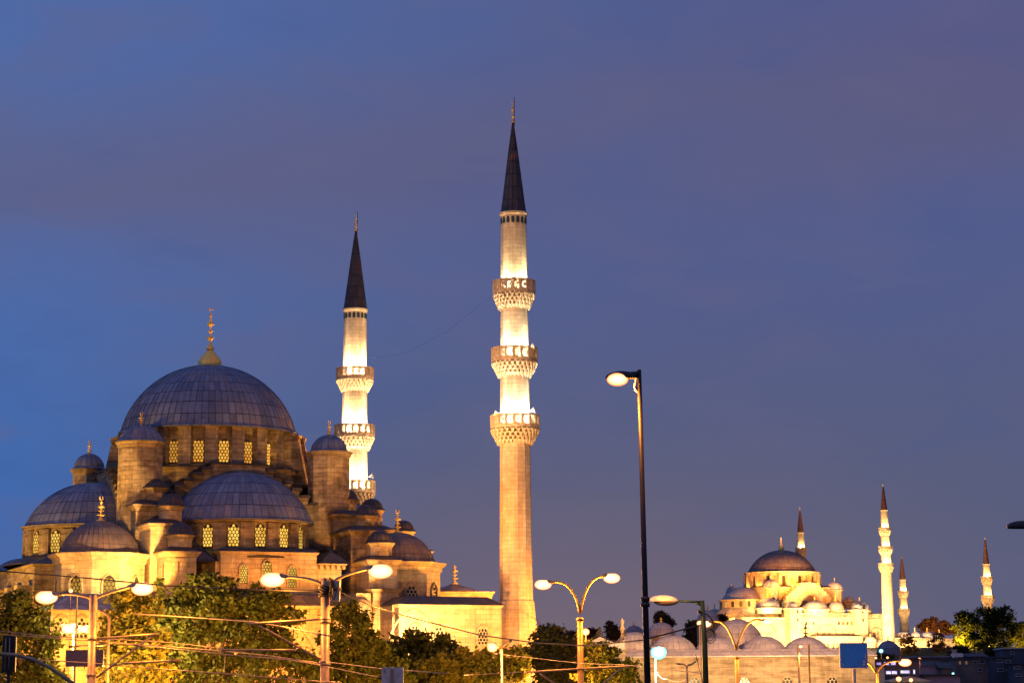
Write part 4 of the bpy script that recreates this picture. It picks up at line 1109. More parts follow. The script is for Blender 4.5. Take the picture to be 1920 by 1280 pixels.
def floods_b():
    f = lambda px, py, Y, pw, tpx, tpy, tY, sz=80, c=(1, .55, .15): lamp('SPOT', P(px, py, Y), pw, c, P(tpx, tpy, tY), sz, 0.9, 0.5)
    f(1440, 1220, 880, 17000, 1440, 1160, 908, 120, (1, .62, .26)); f(1530, 1222, 875, 24000, 1530, 1160, 902, 120, (1, .62, .26)); f(1585, 1222, 875, 21000, 1585, 1160, 902, 120, (1, .62, .26)); f(1540, 1222, 840, 15000, 1540, 1140, 900, 90, (1, .5, .12))
    f(1640, 1222, 872, 28000, 1640, 1150, 905, 110, (1, .62, .26)); f(1665, 1215, 880, 26000, 1662, 1130, 905, 60, (1, .62, .26))
    f(1515, 1150, 895, 8000, 1516, 1105, 912, 70); f(1490, 1100, 900, 11000, 1470, 1060, 925, 90, ORANGE); f(1420, 1120, 895, 9000, 1450, 1060, 925, 80, ORANGE)
    f(1590, 1120, 893, 9000, 1540, 1060, 925, 80, ORANGE)
    f(1400, 1200, 880, 9000, 1390, 1140, 905, 80, AMBER)
    f(1370, 1160, 900, 5000, 1385, 1110, 925, 80, AMBER)
    f(1540, 1148, 893, 2500, 1535, 1138, 905, 120); f(1440, 1150, 895, 2500, 1440, 1140, 906, 120)
    for px in (1700, 1740, 1780): f(px, 1214, 908, 26000, px, 1200, 935, 120, (1, .62, .26))
    f(1693, 1200, 935, 3000, 1693, 1150, 958, 60, AMBER); f(1850, 1180, 940, 5000, 1850, 1120, 968, 50, AMBER)
floods_b()
# ------------------------------------------------------------------ long grey stone bazaar building with lead domes
def bazaar():
    Y = 232; C_ = Frame(1172, 1230, Y, -2)
    t = C_.empty('domed_bazaar', 'long grey stone hall under a row of pale lead domes', 'building')
    cz = lambda px, py, ly=0: C_.at(px, py, ly=ly)[2]; cx = lambda px, ly=0, py=1230: C_.at(px, py, ly=ly)[0]
    x0, x1 = cx(1170), cx(1640); zt = cz(1400, 1231)
    mb = MB(); mb.box(x0, x1, 0, 14, 0, zt); w = mb.build('wall', STONE_B, t)
    mb = MB(); zr = cz(1400, 1221)
    mb.box(x0-0.25, x1+0.2, -0.35, 14.2, zt, zt+0.12); mb.frustum(x0-0.25, x1+0.2, -0.35, 14.2, zt+0.12, zr+0.25, -0.8)
    mb.build('lead_roof', LEAD_P, t)
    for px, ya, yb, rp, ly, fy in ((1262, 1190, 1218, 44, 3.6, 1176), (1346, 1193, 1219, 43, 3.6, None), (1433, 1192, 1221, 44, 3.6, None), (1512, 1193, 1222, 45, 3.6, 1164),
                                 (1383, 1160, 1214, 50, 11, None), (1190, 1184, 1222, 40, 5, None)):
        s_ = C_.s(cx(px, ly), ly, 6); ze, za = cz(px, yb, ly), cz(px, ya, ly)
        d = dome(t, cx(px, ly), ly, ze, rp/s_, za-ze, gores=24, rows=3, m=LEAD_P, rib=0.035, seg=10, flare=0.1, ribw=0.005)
        mb = MB(); mb.lathe([(rp/s_*0.98, zt), (rp/s_*0.98, ze)], n=24, cx=cx(px, ly), cy=ly, smooth=False); mb.build('dome_base', STONE_B, t)
        if fy: finial(d, cx(px, ly), ly, za-0.05, cz(px, fy, ly), 0.28, LEAD_D, crescent=False)
    for px in (1302, 1396, 1476, 1560):
        window(t, cx(px, 0, 1270), 0, cz(px, 1290)-0.2, -90, 1.15, cz(px, 1268)-cz(px, 1290)+0.2, pointed=True, glow=DARKGLASS, cols=3, surround=0.12, sm=STONE_B, grille=TRACERY)
    # domes of the tomb and library rising behind
    for px, ya, yb, rp, Yb, fy, lab, m in ((1240, 1166, 1190, 26, 262, 1155, 'pink lit lead dome with a gilt finial behind the tall black lamp pole', LEAD_P),
                                 (1189, 1172, 1185, 17, 300, 1163, 'small shallow blue lead dome far behind the left end of the grey hall', LEAD),
                                 (1327, 1143, 1165, 20, 300, 1130, 'small plain lead dome right beside the green pole lamp', LEAD_P),
                                 (1666, 1200, 1226, 22, 330, 1190, 'dark bulbous lead dome beside the blue road sign', LEAD)):
        p = P(px, yb, Yb); s_ = sc_at(p); za = P(px, ya, Yb).z
        q = empty('domed_tomb', (p.x, p.y, 0), R(9), lab, 'domed building', 'lesser domed buildings behind the grey hall')
        r_ = rp/s_; d = dome(q, 0, 0, p.z, r_, za-p.z, gores=24, rows=3, m=m, rib=0.03, seg=10, flare=0.15)
        finial(d, 0, 0, za-0.05, P(px, fy, Yb).z, 0.25, crescent=False)
        mb = MB(); mb.lathe([(r_*1.03, 0), (r_*1.03, p.z-0.3), (r_*1.15, p.z-0.1), (r_, p.z)], n=8, smooth=False, rot=22.5); mb.build('drum', STONE_L, q)
    # small kiosk block with a crested lead roof at the left end
    p = P(1172, 1218, 226)
    k = empty('crested_kiosk', (p.x, p.y, 0), R(-2), 'low banded masonry kiosk with an ornamental iron crest, left of the grey hall', 'kiosk')
    s_ = sc_at(p); x_ = lambda px: (px-1172)/s_; z_ = lambda py: P(1130, py, 226).z
    mb = MB(); mb.box(x_(1085), x_(1174), 0, 5, 0, z_(1221)); mb.build('wall', BRICK, k)
    mb = MB(); mb.box(x_(1080), x_(1176), -0.3, 5.2, z_(1221), z_(1218)); mb.build('cornice', STONE_B, k)
    mb = MB(); pts = [(x_(1084), z_(1218)), (x_(1173), z_(1218)), (x_(1173), z_(1196)), (x_(1166), z_(1204)), (x_(1148), z_(1203)), (x_(1125), z_(1193)), (x_(1104), z_(1203)), (x_(1084), z_(1206))]
    mb.slab(pts, 'y', 0.0, 0.6); mb.build('gable', LEAD_P, k)
    mb = MB()
    def ringm(px, py, r): 
        c = (x_(px), 0.3, z_(py)); mb.tube([(c[0]+r*math.cos(a), c[1], c[2]+r*math.sin(a)) for a in [2*math.pi*i/8 for i in range(9)]], 0.05, 4)
    top = [(1084, 1206), (1092, 1206), (1100, 1203), (1106, 1200), (1112, 1197), (1118, 1194), (1128, 1194), (1134, 1197), (1140, 1200), (1146, 1203), (1150, 1205), (1157, 1205), (1163, 1202), (1168, 1197), (1171, 1190), (1173, 1184)]
    for i, (a, b) in enumerate(top): ringm(a, b-1, 0.13 if i not in (1, 10, 11) else 0.2)
    for dx, dy in ((0, 0), (-3, 3), (3, 3), (0, 6), (-4, 7), (4, 7), (0, -5)): ringm(1125+dx, 1182+dy, 0.12)
    mb.tube([(x_(1125), 0.3, z_(1194)), (x_(1125), 0.3, z_(1174))], 0.06, 5)
    mb.build('iron_crest', DARKSTEEL, k)
    mb = MB(); mb.lathe([(0.22, z_(1196)), (0.14, z_(1186)), (0.24, z_(1178)), (0.1, z_(1170)), (0.2, z_(1164)), (0.0, z_(1157))], n=8, cx=x_(1168), cy=1.2, smooth=True)
    mb.build('stone_finial', STONE_L, k)
bazaar()

# ------------------------------------------------------------------ houses low on the right
def house(label, p0, p1, yt, Y, dep, wall, rooftype='flat', wins=(), m_roof=ROOFT, rz=0.0, group=None, yridge=None, chimney=()):
    a, b = P(p0, yt, Y), P(p1, yt, Y); s_ = sc_at(a); z = a.z; w = b.x-a.x
    zg = max(0.0, hill_z((a.x+b.x)/2, Y)-2.0)
    t = empty('house', (a.x, Y, zg), R(rz), label, 'house', group)
    mb = MB(); mb.box(0, w, 0, dep, 0, z-zg); mb.build('wall', wall, t)
    if rooftype == 'gable':
        zr = P(p0, yridge, Y).z-zg; mb = MB(); e = 0.4; zt = z-zg
        mb.face([(-e, -e, zt), (w+e, -e, zt), (w+e, dep/2, zr), (-e, dep/2, zr)], [(0, 0), (w, 0), (w, 5), (0, 5)])
        mb.face([(w+e, dep+e, zt), (-e, dep+e, zt), (-e, dep/2, zr), (w+e, dep/2, zr)], [(0, 0), (w, 0), (w, 5), (0, 5)])
        mb.face([(-e, -e, zt), (-e, dep/2, zr), (-e, dep+e, zt)]); mb.face([(w+e, -e, zt), (w+e, dep+e, zt), (w+e, dep/2, zr)])
        mb.face([(-e, dep+e, zt), (w+e, dep+e, zt), (w+e, -e, zt), (-e, -e, zt)])
        mb.build('roof', m_roof, t)
    else:
        mb = MB(); mb.box(-0.3, w+0.3, -0.3, dep+0.3, z-zg, z-zg+0.25); mb.build('roof', m_roof, t)
    for (x0, x1, y0, y1, kind) in wins:
        xa, xb = (x0-p0)/s_, (x1-p0)/s_; za, zb = P(p0, y1, Y).z-zg, P(p0, y0, Y).z-zg
        if za < 0.2: continue
        mb = MB(); fw = 0.11
        mb.box(xa, xb, -0.14, -0.02, za, za+fw*1.4); mb.box(xa, xb, -0.14, -0.02, zb-fw, zb)
        n = max(1, round((xb-xa)/1.0))
        for i in range(n+1):
            xc = xa+(xb-xa-fw)*i/n; mb.box(xc, xc+fw, -0.13, -0.02, za+fw*1.4+.005, zb-fw-.005)
        f = mb.build('window', FRAMEW, t)
        mb = MB(); mb.box(xa+0.02, xb-0.02, -0.05, 0.0, za+0.02, zb-0.02); mb.build('pane', {'d': DARKGLASS, 's': SHOPW, 'y': SHOPY, 'g': GLOWDIM}[kind], f)
    for px in chimney:
        x = (px-p0)/s_; mb = MB(); mb.box(x, x+0.7, dep*.4, dep*.4+0.7, z-zg+0.2, z-zg+1.6); mb.box(x-0.1, x+0.8, dep*.4-.1, dep*.4+0.8, z-zg+1.6, z-zg+1.8); mb.build('chimney', CREAM, t)
    return t
HG = 'houses on the slope at lower right'
house('dark navy house front with two rows of white framed windows at lower right', 1860, 1898, 1233, 420, 12, NAVY, wins=[(1868, 1880, 1235, 1242, 'd'), (1884, 1895, 1236, 1243, 'd'), (1869, 1881, 1252, 1259, 'd'), (1885, 1894, 1253, 1259, 'd')], group=HG)
house('dark navy corner house at the right edge with pale upper window strip', 1898, 1960, 1244, 415, 12, NAVY, wins=[(1900, 1914, 1248, 1254, 'd'), (1889+14, 1916, 1262, 1268, 'd')], group=HG)
house('brownish house with tall paired windows below the floodlit tree', 1792, 1860, 1235, 424, 12, BROWNP, wins=[(1797, 1802, 1238, 1246, 'g'), (1809, 1814, 1238, 1246, 'g'), (1824, 1832, 1238, 1245, 'd'), (1836, 1846, 1236, 1244, 'd'), (1832, 1842, 1252, 1259, 'd'), (1849, 1857, 1252, 1259, 'd')], group=HG, chimney=(1796,))
house('grey top floor house with one square dark window near the right edge', 1882, 1925, 1216, 452, 12, NAVY, wins=[(1894, 1902, 1220, 1227, 'd')], m_roof=CREAM, group=HG)
house('small low house with a violet grey roof under the big tree', 1818, 1850, 1230, 446, 10, NAVY, 'gable', yridge=1223, group=HG)
house('mauve gabled shed with a plain wall left of the brown house', 1722, 1768, 1247, 380, 12, MAUVE, 'gable', yridge=1238, group=HG)
house('narrow cream gabled house end beside the mauve shed', 1768, 1784, 1252, 376, 10, BROWNP, 'gable', yridge=1241, group=HG)
house('low purple grey building fronting the market at lower right', 1722, 1800, 1267, 330, 8, MAUVE, group=HG)
house('long low dim building below the glowing courtyard wall', 1712, 1792, 1232, 470, 12, BROWNP, m_roof=MAUVE, group=HG)
house('two storey restaurant with bright violet lit windows behind the blue road sign', 1629, 1722, 1238, 318, 10, BROWNP, wins=[(1630, 1640, 1240, 1248, 's'), (1642, 1653, 1240, 1248, 's'), (1656, 1668, 1239, 1248, 's'), (1669, 1680, 1239, 1248, 's'), (1659, 1682, 1256, 1265, 's'), (1686, 1706, 1255, 1264, 's'), (1710, 1716, 1254, 1265, 's')], group=HG)
house('grey shuttered shop front under the restaurant windows', 1626, 1658, 1250, 300, 8, CREAM, wins=[(1636, 1641, 1266, 1272, 'd')], group=HG)
def market_roof():
    p = P(1668, 1272, 290); s_ = sc_at(p)
    t = empty('market_canopy', (p.x, 290, 0), 0, 'shallow gabled canopy glowing yellow underneath at the bottom right', 'canopy')
    W_ = 76/s_; z0 = P(1668, 1275, 290).z; z1 = P(1700, 1267, 290).z
    mb = MB(); mb.slab([(0, z0-0.12), (W_, z0-0.12), (W_, z0), (W_*.5, z1), (0, z0)], 'y', 0, 6); mb.build('roof', CREAM, t)
    mb = MB(); mb.box(0.2, W_-0.2, 0.4, 5.6, 0, z0-0.3); mb.build('lit_stall', SHOPY, t)
market_roof()
# roof line clutter: small dishes on the brown house
for i, (px, py) in enumerate(((1787, 1232), (1796, 1232), (1802, 1232))):
    p = P(px, py+1, 427); t = empty('satellite_dish', p, 0, ['leftmost', 'middle', 'rightmost'][i] + ' of the three pale satellite dishes on the brown house roof', 'satellite dish', 'satellite dishes on the brown house')
    mb = MB(); mb.lathe([(0.0, -0.08), (0.25, -0.03), (0.42, 0.1), (0.4, 0.12), (0.24, 0.0), (0, -0.05)], n=14); mb.xform(Matrix.Translation((0, 0, 0.5)) @ Matrix.Rotation(R(65), 4, 'X')); mb.build('dish', WHITEP, t)
    mb = MB(); mb.tube([(0, 0, -0.5), (0, 0, 0.5)], 0.04, 5); mb.build('mast', STEEL, t)

# ------------------------------------------------------------------ lamps
def head_mesh(t, c, d, L, wth, hgt, housing, bulbm, name='lamp_head', bulb_drop=0.55, bulb_scale=1.0):
    """cobra head centred at c (local), pointing along unit x-direction sign d"""
    mb = MB(); mb.ellipsoid((c[0], c[1], c[2]), L/2, wth/2, hgt/2, 16, 8, -0.15, 1.0)
    h = mb.build(name, housing, t)
    if bulbm:
        mb = MB(); mb.ellipsoid((c[0]+d*L*0.10, c[1]-0.02, c[2]-hgt*0.25), L*0.40*bulb_scale, wth*0.56*bulb_scale, hgt*0.78*bulb_scale, 18, 12, -1.0, 0.85)  # oversized bulb, its shape takes in the lamp's glare
        mb.build('bulb', bulbm, h)
    return h
def bez(p0, p1, p2, n=12):
    p0, p1, p2 = Vector(p0), Vector(p1), Vector(p2)
    return [p0*(1-t)**2 + p1*2*t*(1-t) + p2*t*t for t in [i/n for i in range(n+1)]]
def double_lamp(label, px, Y, ytop, wpx, arms, m=STEEL, collar=None, power=900, bulbm=BULB, hl=0.9, arm_r=0.06, group='double armed street lamps', yref=1200, bs=1.0, lampc=ORANGE, sleeve=None, cast=True, hh=0.36):
    """arms: list of (head px, head py, ctrl px, ctrl py, base py)"""
    p = P(px, yref, Y); s_ = sc_at(p)
    t = empty('street_lamp', (p.x, Y, 0), 0, label, 'street lamp', group)
    loc = lambda a, b: (P(a, b, Y).x-p.x, 0.0, P(a, b, Y).z)
    r_ = wpx/2/s_
    mb = MB(); zt = loc(px, ytop)[2]
    mb.lathe([(r_*1.15, 0), (r_*1.15, 1.2), (r_, 1.25), (r_, zt), (0, zt+0.02)], n=16)
    if collar:
        for y in collar:
            z = loc(px, y)[2]; mb.lathe([(r_*1.02, z-0.06), (r_*1.22, z-0.05), (r_*1.22, z+0.05), (r_*1.02, z+0.06)], n=16)
    pole = mb.build('pole', m, t)
    for (hx, hy, cx_, cy_, by) in arms:
        e = loc(hx, hy); c = loc(cx_, cy_); b = loc(px + (1 if hx > px else -1)*0.0, by)
        d = 1 if e[0] > 0 else -1
        end = (e[0]-d*hl*0.3, 0, e[2]+0.10)
        pts = bez(b, c, end)
        mb = MB(); mb.tube(pts, arm_r*1.15, 8, arm_r*0.9); mb.build('arm', m, t)
        head_mesh(t, (e[0], 0, e[2]+0.08), d, hl*1.15, hl*0.42, hh*hl, m, bulbm, bulb_drop=0.62, bulb_scale=bs)
        if cast: lamp('POINT', (e[0], 0, e[2]-0.45), power, lampc, radius=0.18, parent=t, name='lamp_light')
    return t, loc, s_
# 4. steel mast with two lamps, cable bundle and tram arms (centre left)
T4, L4, S4 = double_lamp('thick steel mast with two bright lamps and a hanging cable bundle, centre left', 609.5, 92, 1084, 17, [(516, 1086, 592, 1081, 1100), (708, 1070, 628, 1078, 1104)], collar=(1160, 1165, 1240, 1245), power=420, hl=0.95, bs=1.12)
def cable_bundle():
    t = empty('cable_bundle', (T4.location.x, 92, 0), 0, 'tangled bundle of cables strapped to the top of the centre left mast', 'cable bundle')
    mb = MB()
    for i in range(5):
        z = L4(609, 1099+i*4)[2]; rr = 0.235+0.02*(i % 2)
        mb.tube([(rr*math.cos(a), rr*math.sin(a), z+0.04*math.sin(a*2+i)) for a in [2*math.pi*k/14 for k in range(15)]], 0.035, 5)
    mb.build('straps', CABLE, t)
    mb = MB()
    for i in range(9):
        a = L4(621+random.uniform(-4, 4), 1085+random.uniform(-4, 6)); b = L4(617+random.uniform(0, 20), 1125+random.uniform(-22, 12)); c = L4(628+random.uniform(-6, 8), 1106)
        dy = -0.25+random.uniform(-.1, .1)
        pts = bez((a[0], dy, a[2]), (c[0], dy*1.5, c[2]), (b[0], dy, b[2])); pts += bez((b[0], dy, b[2]), (b[0]+0.12, dy, b[2]-0.15), (c[0]+0.1, dy, c[2]+0.1), 6)
        mb.tube(pts, 0.022, 4)
    mb.build('loops', CABLE, t)
    mb = MB(); a = L4(633, 1106); mb.box(a[0]-0.13, a[0]+0.10, -0.3, -0.05, a[2]-0.42, a[2]+0.35); mb.build('junction_box', CREAM, t)
cable_bundle()
# 5. steel mast far left
T5, L5, S5 = double_lamp('thick steel mast with two bright lamps at far left beside the blue panel', 173, 98, 1115, 15, [(92, 1119, 150, 1110, 1122), (262, 1103, 195, 1112, 1122)], collar=(1197, 1265), power=420, hl=0.95, bs=1.08)
# 3. curved twin lamp, middle
T3, L3, S3 = double_lamp('golden twin armed lamp with curved arms, just right of the tallest minaret', 1088, 96, 1158, 11.5, [(1022, 1096, 1075, 1082, 1150), (1143, 1084, 1098, 1080, 1150)], collar=(1160, 1252), power=350, hl=0.72, arm_r=0.05, bs=1.05, m=STEEL_LIT)
# 6. curved twin lamp right
T6, L6, S6 = double_lamp('golden twin armed lamp with curved arms in front of the grey hall', 1380.5, 118, 1230, 7.5, [(1326, 1170, 1362, 1152, 1218), (1436, 1166, 1396, 1152, 1218)], collar=(1232,), power=260, hl=0.6, arm_r=0.05, m=STEEL_LIT)
# 8. twin lamp beside the restaurant
T8, L8, S8 = double_lamp('small golden twin armed lamp in front of the violet lit restaurant', 1642.5, 185, 1262, 5, [(1694, 1241, 1656, 1236, 1262), (1612, 1243, 1630, 1238, 1262)], power=500, hl=1.0, arm_r=0.07, bs=1.1, m=STEEL_LIT)
# 7. two thin poles
double_lamp('thin pale pole with one small orange lamp in front of the grey hall', 1496.5, 150, 1216, 3.6, [(1500, 1213, 1497, 1212, 1220)], power=90, hl=0.3, bulbm=BULBR, group='thin single poles near the grey hall', cast=True)
def plain_pole(label, px, Y, ytop, wpx, m, ybase=None, lean=None, name='pole', cat='pole', group=None, cap=True):
    p = P(px, 1240, Y); s_ = sc_at(p); zt = P(px, ytop, Y).z
    t = empty(name, (p.x, Y, 0), 0, label, cat, group); r_ = wpx/2/s_
    mb = MB(); mb.lathe([(r_*1.3, 0), (r_*1.2, 0.8), (r_, 1.0), (r_*.9, zt-0.05), (r_*1.25, zt-0.04), (r_*1.25, zt+0.06), (0, zt+0.1)], n=10); mb.build('shaft', m, t)
    return t
plain_pole('thin bare steel pole standing right of the small orange lamp', 1517, 140, 1209, 3.6, STEEL, group='thin single poles near the grey hall')
plain_pole('slim mast at far left crossing the twin flood lamps', 141, 130, 1117, 3.6, DARKSTEEL)

# 1. tall black pole with cobra lamp (nearest)
def tall_lamp():
    Y = 57; p = P(1207, 1000, Y); s_ = sc_at(p)
    t = empty('street_lamp', (p.x, Y, 0), 0, 'tallest black lamp pole with one glowing cobra head at its top left', 'street lamp')
    lc = lambda a, b: (P(a, b, Y).x-p.x, 0.0, P(a, b, Y).z)
    zt = lc(1199, 693)[2]; xt = lc(1198.5, 693)[0]; xb = lc(1214, 1280)[0]; zb = lc(1214, 1280)[2]
    sl = (xt-xb)/(zt-zb); x_at = lambda z: xb+(z-zb)*sl
    mb = MB(); n0 = len(mb.v)
    mb.tube([(x_at(0), 0, 0), (x_at(zt/2), 0, zt/2), (x_at(zt), 0, zt)], 6.8/s_, 14, 3.9/s_)
    zc = lc(1210, 1128)[2]; mb.lathe([(0.085, zc-0.12), (0.11, zc-0.11), (0.11, zc-0.03), (0.09, zc-0.02), (0.09, zc+0.02), (0.11, zc+0.03), (0.11, zc+0.11), (0.085, zc+0.12)], n=14, cx=x_at(zc))
    mb.build('pole', DARKSTEEL, t)
    h0 = lc(1135, 706); h1 = lc(1196, 700)
    mb = MB(); L_ = (h1[0]-h0[0])
    c = ((h0[0]+h1[0])/2, 0, lc(1165, 708)[2])
    mb.ellipsoid(c, L_/2, 0.16, 0.17, 18, 10, -0.1, 1.0); mb.tube([(c[0]+L_*0.2, 0, c[2]+0.06), (xt, 0, lc(1198, 700)[2])], 0.09, 8, 0.06)
    h = mb.build('lamp_head', DARKSTEEL, t)
    mb = MB(); mb.ellipsoid((c[0]-L_*0.13, -0.03, c[2]-0.045), L_*0.33, 0.2, 0.165, 18, 12, -1.0, 0.9); mb.build('bulb', BULB, h)
    mb = MB(); mb.tube(bez(lc(1193, 707), lc(1190, 722), lc(1197, 733)), 0.02, 5); mb.tube(bez(lc(1193, 716), lc(1186, 728), lc(1197, 735)), 0.03, 5); mb.build('loose_cable', CREAM, t)
    lamp('POINT', (c[0]-L_*0.1, 0, c[2]-0.32), 260, ORANGE, radius=0.12, parent=t, name='lamp_light')
tall_lamp()
# 2. green pole with unlit cobra head
def green_lamp():
    Y = 66; p = P(1320, 1200, Y); s_ = sc_at(p)
    t = empty('street_lamp', (p.x, Y, 0), 0, 'green lamp pole whose unlit pale head reaches left to the tall black pole', 'street lamp')
    lc = lambda a, b, y=0.0: (P(a, b, Y).x-p.x, y, P(a, b, Y).z)
    mb = MB(); mb.tube([lc(1325, 1325)[:2]+(0,), lc(1321, 1200), lc(1316.5, 1125)], 6.2/s_, 14, 4.0/s_); mb.build('pole', GREENSTEEL, t)
    mb = MB(); mb.tube([lc(1316, 1128), lc(1300, 1127.5), lc(1268, 1126)], 0.035, 8, 0.03); mb.tube([lc(1316, 1135), lc(1304, 1129)], 0.03, 6); mb.build('arm', GREENSTEEL, t)
    a, b = lc(1214, 1127), lc(1272, 1124); cx_, L_ = (a[0]+b[0])/2, b[0]-a[0]
    mb = MB(); mb.ellipsoid((cx_, 0, a[2]+0.0), L_/2, 0.17, 0.17, 18, 10, 0.0, 1.0); h = mb.build('lamp_head', WHITEP, t)
    mb = MB(); mb.ellipsoid((cx_+L_*0.1, 0, a[2]-0.005), L_*0.4, 0.15, 0.12, 18, 8, -1.0, 0.0); mb.build('glass_bowl', STEEL, h)
    mb = MB(); mb.tube([lc(1313, 1146, -0.08), lc(1308, 1147, -0.08)], 0.05, 6); mb.build('bracket', DARKSTEEL, t)
    mb = MB()
    for k in range(3):
        c0 = lc(1331+k*.5, 1190+k, -0.05*k); rr = (10+k*1.6)/s_
        mb.tube([(c0[0]+rr*0.75*math.cos(a), c0[1], c0[2]+rr*math.sin(a)) for a in [2*math.pi*i/16 for i in range(17)]], 0.009, 5)
    mb.build('cable_coil', CABLE, t)
    mb = MB(); mb.tube(bez(lc(1322, 1150), lc(1338, 1156), lc(1338, 1178)), 0.018, 5); mb.build('cable', CABLE, t)
    lamp('POINT', lc(1244, 1096, -0.7), 26, AMBER, radius=0.3, parent=t, name='lamp_light')  # added light with no lamp of its own, brightens the unlit head's shell
green_lamp()
# single small lamp right next to the green pole
def small_light(label, px, py, Y, r, m=BULBR, pole=True, power=40, polepx=None, group=None, c=ORANGE, arm=True, wpx=3.0, pm=STEEL):
    p = P(px, py, Y); s_ = sc_at(p); pp = P(polepx or px, py, Y)
    t = empty('street_lamp', (pp.x, Y, 0), 0, label, 'street lamp', group)
    mb = MB(); mb.ellipsoid((p.x-pp.x, -0.03, p.z), r*1.1, r, r*0.98, 16, 12); 
    rr = wpx/2/s_
    q = MB(); q.lathe([(rr*1.3, 0), (rr, 1.0), (rr, p.z-0.1), (0, p.z-0.08)], n=10); q.build('pole', pm, t)
    h = MB(); h.ellipsoid((p.x-pp.x, 0.05, p.z+r*0.62), r*1.1, r*0.9, r*0.4, 14, 6, 0.0, 1.0)
    if polepx: h.tube([(0, 0, p.z-0.15), ((p.x-pp.x)*0.8, 0, p.z+r*0.6)], rr*0.7, 6)
    hd = h.build('lamp_head', pm, t); mb.build('bulb', m, hd)
    if power: lamp('POINT', (p.x-pp.x, -r-0.2, p.z-r-0.25), power, c, radius=0.15, parent=t, name='lamp_light')
    return t
small_light('small orange lamp glowing just left of the green pole', 1312, 1168, 125, 0.14, power=0, wpx=2.5)
small_light('blazing blue white lamp on a thin pole right of the tall black pole', 1235, 1222, 120, 0.36, BULBW, power=130, polepx=1228.5, c=(0.6, 1.0, 0.97), wpx=4)
small_light('small orange lamp on a white pole before the tall minaret base', 923, 1213, 130, 0.26, power=120, polepx=941, wpx=3.8, pm=WHITEP)
small_light('faint red orange lamp half hidden behind the golden twin armed lamp', 1098, 1184, 150, 0.22, power=60)
small_light('tiny orange lamp seen through the trees right of the centre left mast', 650, 1215, 160, 0.13, power=15)
for i, (px, py, Y, r, m, lab) in enumerate(((1642, 1233, 322, 0.16, BULBR, 'tiny warm lamp among the shrubs left of the dark bulbous dome'), (1652, 1219.5, 318, 0.26, BULBW, 'tiny greenish white lamp in front of the dark bulbous dome'),
        (1664, 1232, 322, 0.15, BULBR, 'tiny warm lamp among the shrubs under the dark bulbous dome'), (1724, 1235, 330, 0.2, BULBR, 'first tiny lamp right of the bright restaurant street lamp'),
        (1685, 1272, 286, 0.3, BULBR, 'small yellow lamp hanging under the market canopy edge'), (1708, 1274, 286, 0.22, BULBR, 'second smaller lamp at the right of the market canopy'),
        (1787, 1262, 372, 0.18, BULBW, 'small white lamp beside the narrow cream house end'), (133, 1107, 190, 0.16, BULBR, 'tiny orange lamp on the slim mast before the left corner dome'))):
    small_light(lab, px, py, Y, r, m, power=8, wpx=1.0, group='small lamps of the streets')
def floods_left():
    Y = 140; p = P(138, 1180, Y)
    t = empty('flood_mast', (p.x, Y, 0), 0, 'twin blazing floodlights on a thin mast at far left in front of the annex', 'floodlight')
    z = p.z
    mb = MB(); mb.lathe([(0.08, 0), (0.06, z+0.2), (0, z+0.22)], n=10); mb.build('pole', STEEL, t)
    for px, py, r_ in ((129, 1178, 0.42), (157, 1179, 0.3)):
        q = P(px, py, Y); c = (q.x-p.x, -0.2, q.z)
        mb = MB(); mb.box(c[0]-r_, c[0]+r_, -0.1, 0.25, c[2]-r_*.7, c[2]+r_*.7); mb.tube([(c[0], 0.1, c[2]), (0, 0, z)], 0.05, 6); h = mb.build('lamp_head', DARKSTEEL, t)
        mb = MB(); mb.ellipsoid((c[0], -0.12, c[2]), r_*1.0, 0.16, r_*0.72, 14, 10); mb.build('bulb', BULB, h)
        lamp('POINT', (c[0], -0.8, c[2]+0.1), 900, WARM, radius=0.3, parent=t, name='lamp_light')
    lamp('SPOT', (0, 0.6, z), 9000, AMBER, (0, 40, z-1), 130, 0.8, 0.4, parent=t, name='floodlight_beam')
floods_left()
# leaf shaped double lamp
def leaf_lamp():
    Y = 110; p = P(1288, 1250, Y); s_ = sc_at(p)
    t = empty('street_lamp', (p.x, Y, 0), 0, 'slim unlit lamp post with two leaf shaped heads in front of the grey hall', 'street lamp')
    lc = lambda a, b: (P(a, b, Y).x-p.x, 0.0, P(a, b, Y).z)
    mb = MB(); z = lc(1288, 1249)[2]; mb.lathe([(0.06, 0), (0.04, z), (0, z+.03)], n=10); mb.build('pole', STEEL, t)
    for c, tilt, L_ in (((1274, 1244), 8, 17), ((1299, 1243), -32, 17)):
        mb = MB(); mb.ellipsoid((0, 0, 0), L_/2/s_, 0.12, 0.045, 14, 8); mb.xform(Matrix.Translation(lc(*c)) @ Matrix.Rotation(R(tilt), 4, 'Y')); 
        e = lc(*c); mb.tube([(0, 0, z), (e[0]*0.5, 0, e[2])], 0.03, 6); mb.build('lamp_head', STEEL, t)
leaf_lamp()
# lamp head poking in from the right edge
def edge_lamp():
    Y = 52; p = P(1985, 1100, Y)
    t = empty('street_lamp', (p.x, Y, 0), 0, 'dark cobra lamp head reaching in at the right edge against the sky', 'street lamp')
    lc = lambda a, b: (P(a, b, Y).x-p.x, 0.0, P(a, b, Y).z)
    z = lc(1985, 975)[2]; mb = MB(); mb.lathe([(0.11, 0), (0.07, z), (0, z+.03)], n=12); mb.build('pole', DARKSTEEL, t)
    a, b = lc(1887, 985), lc(1950, 981)
    mb = MB(); mb.ellipsoid(((a[0]+b[0])/2, 0, a[2]-0.02), (b[0]-a[0])/2, 0.16, 0.13, 18, 10, -0.35, 1.0); mb.tube([((a[0]+b[0])/2+0.2, 0, b[2]+.05), (0, 0, z-0.05)], 0.05, 8); mb.build('lamp_head', DARKSTEEL, t)
edge_lamp()
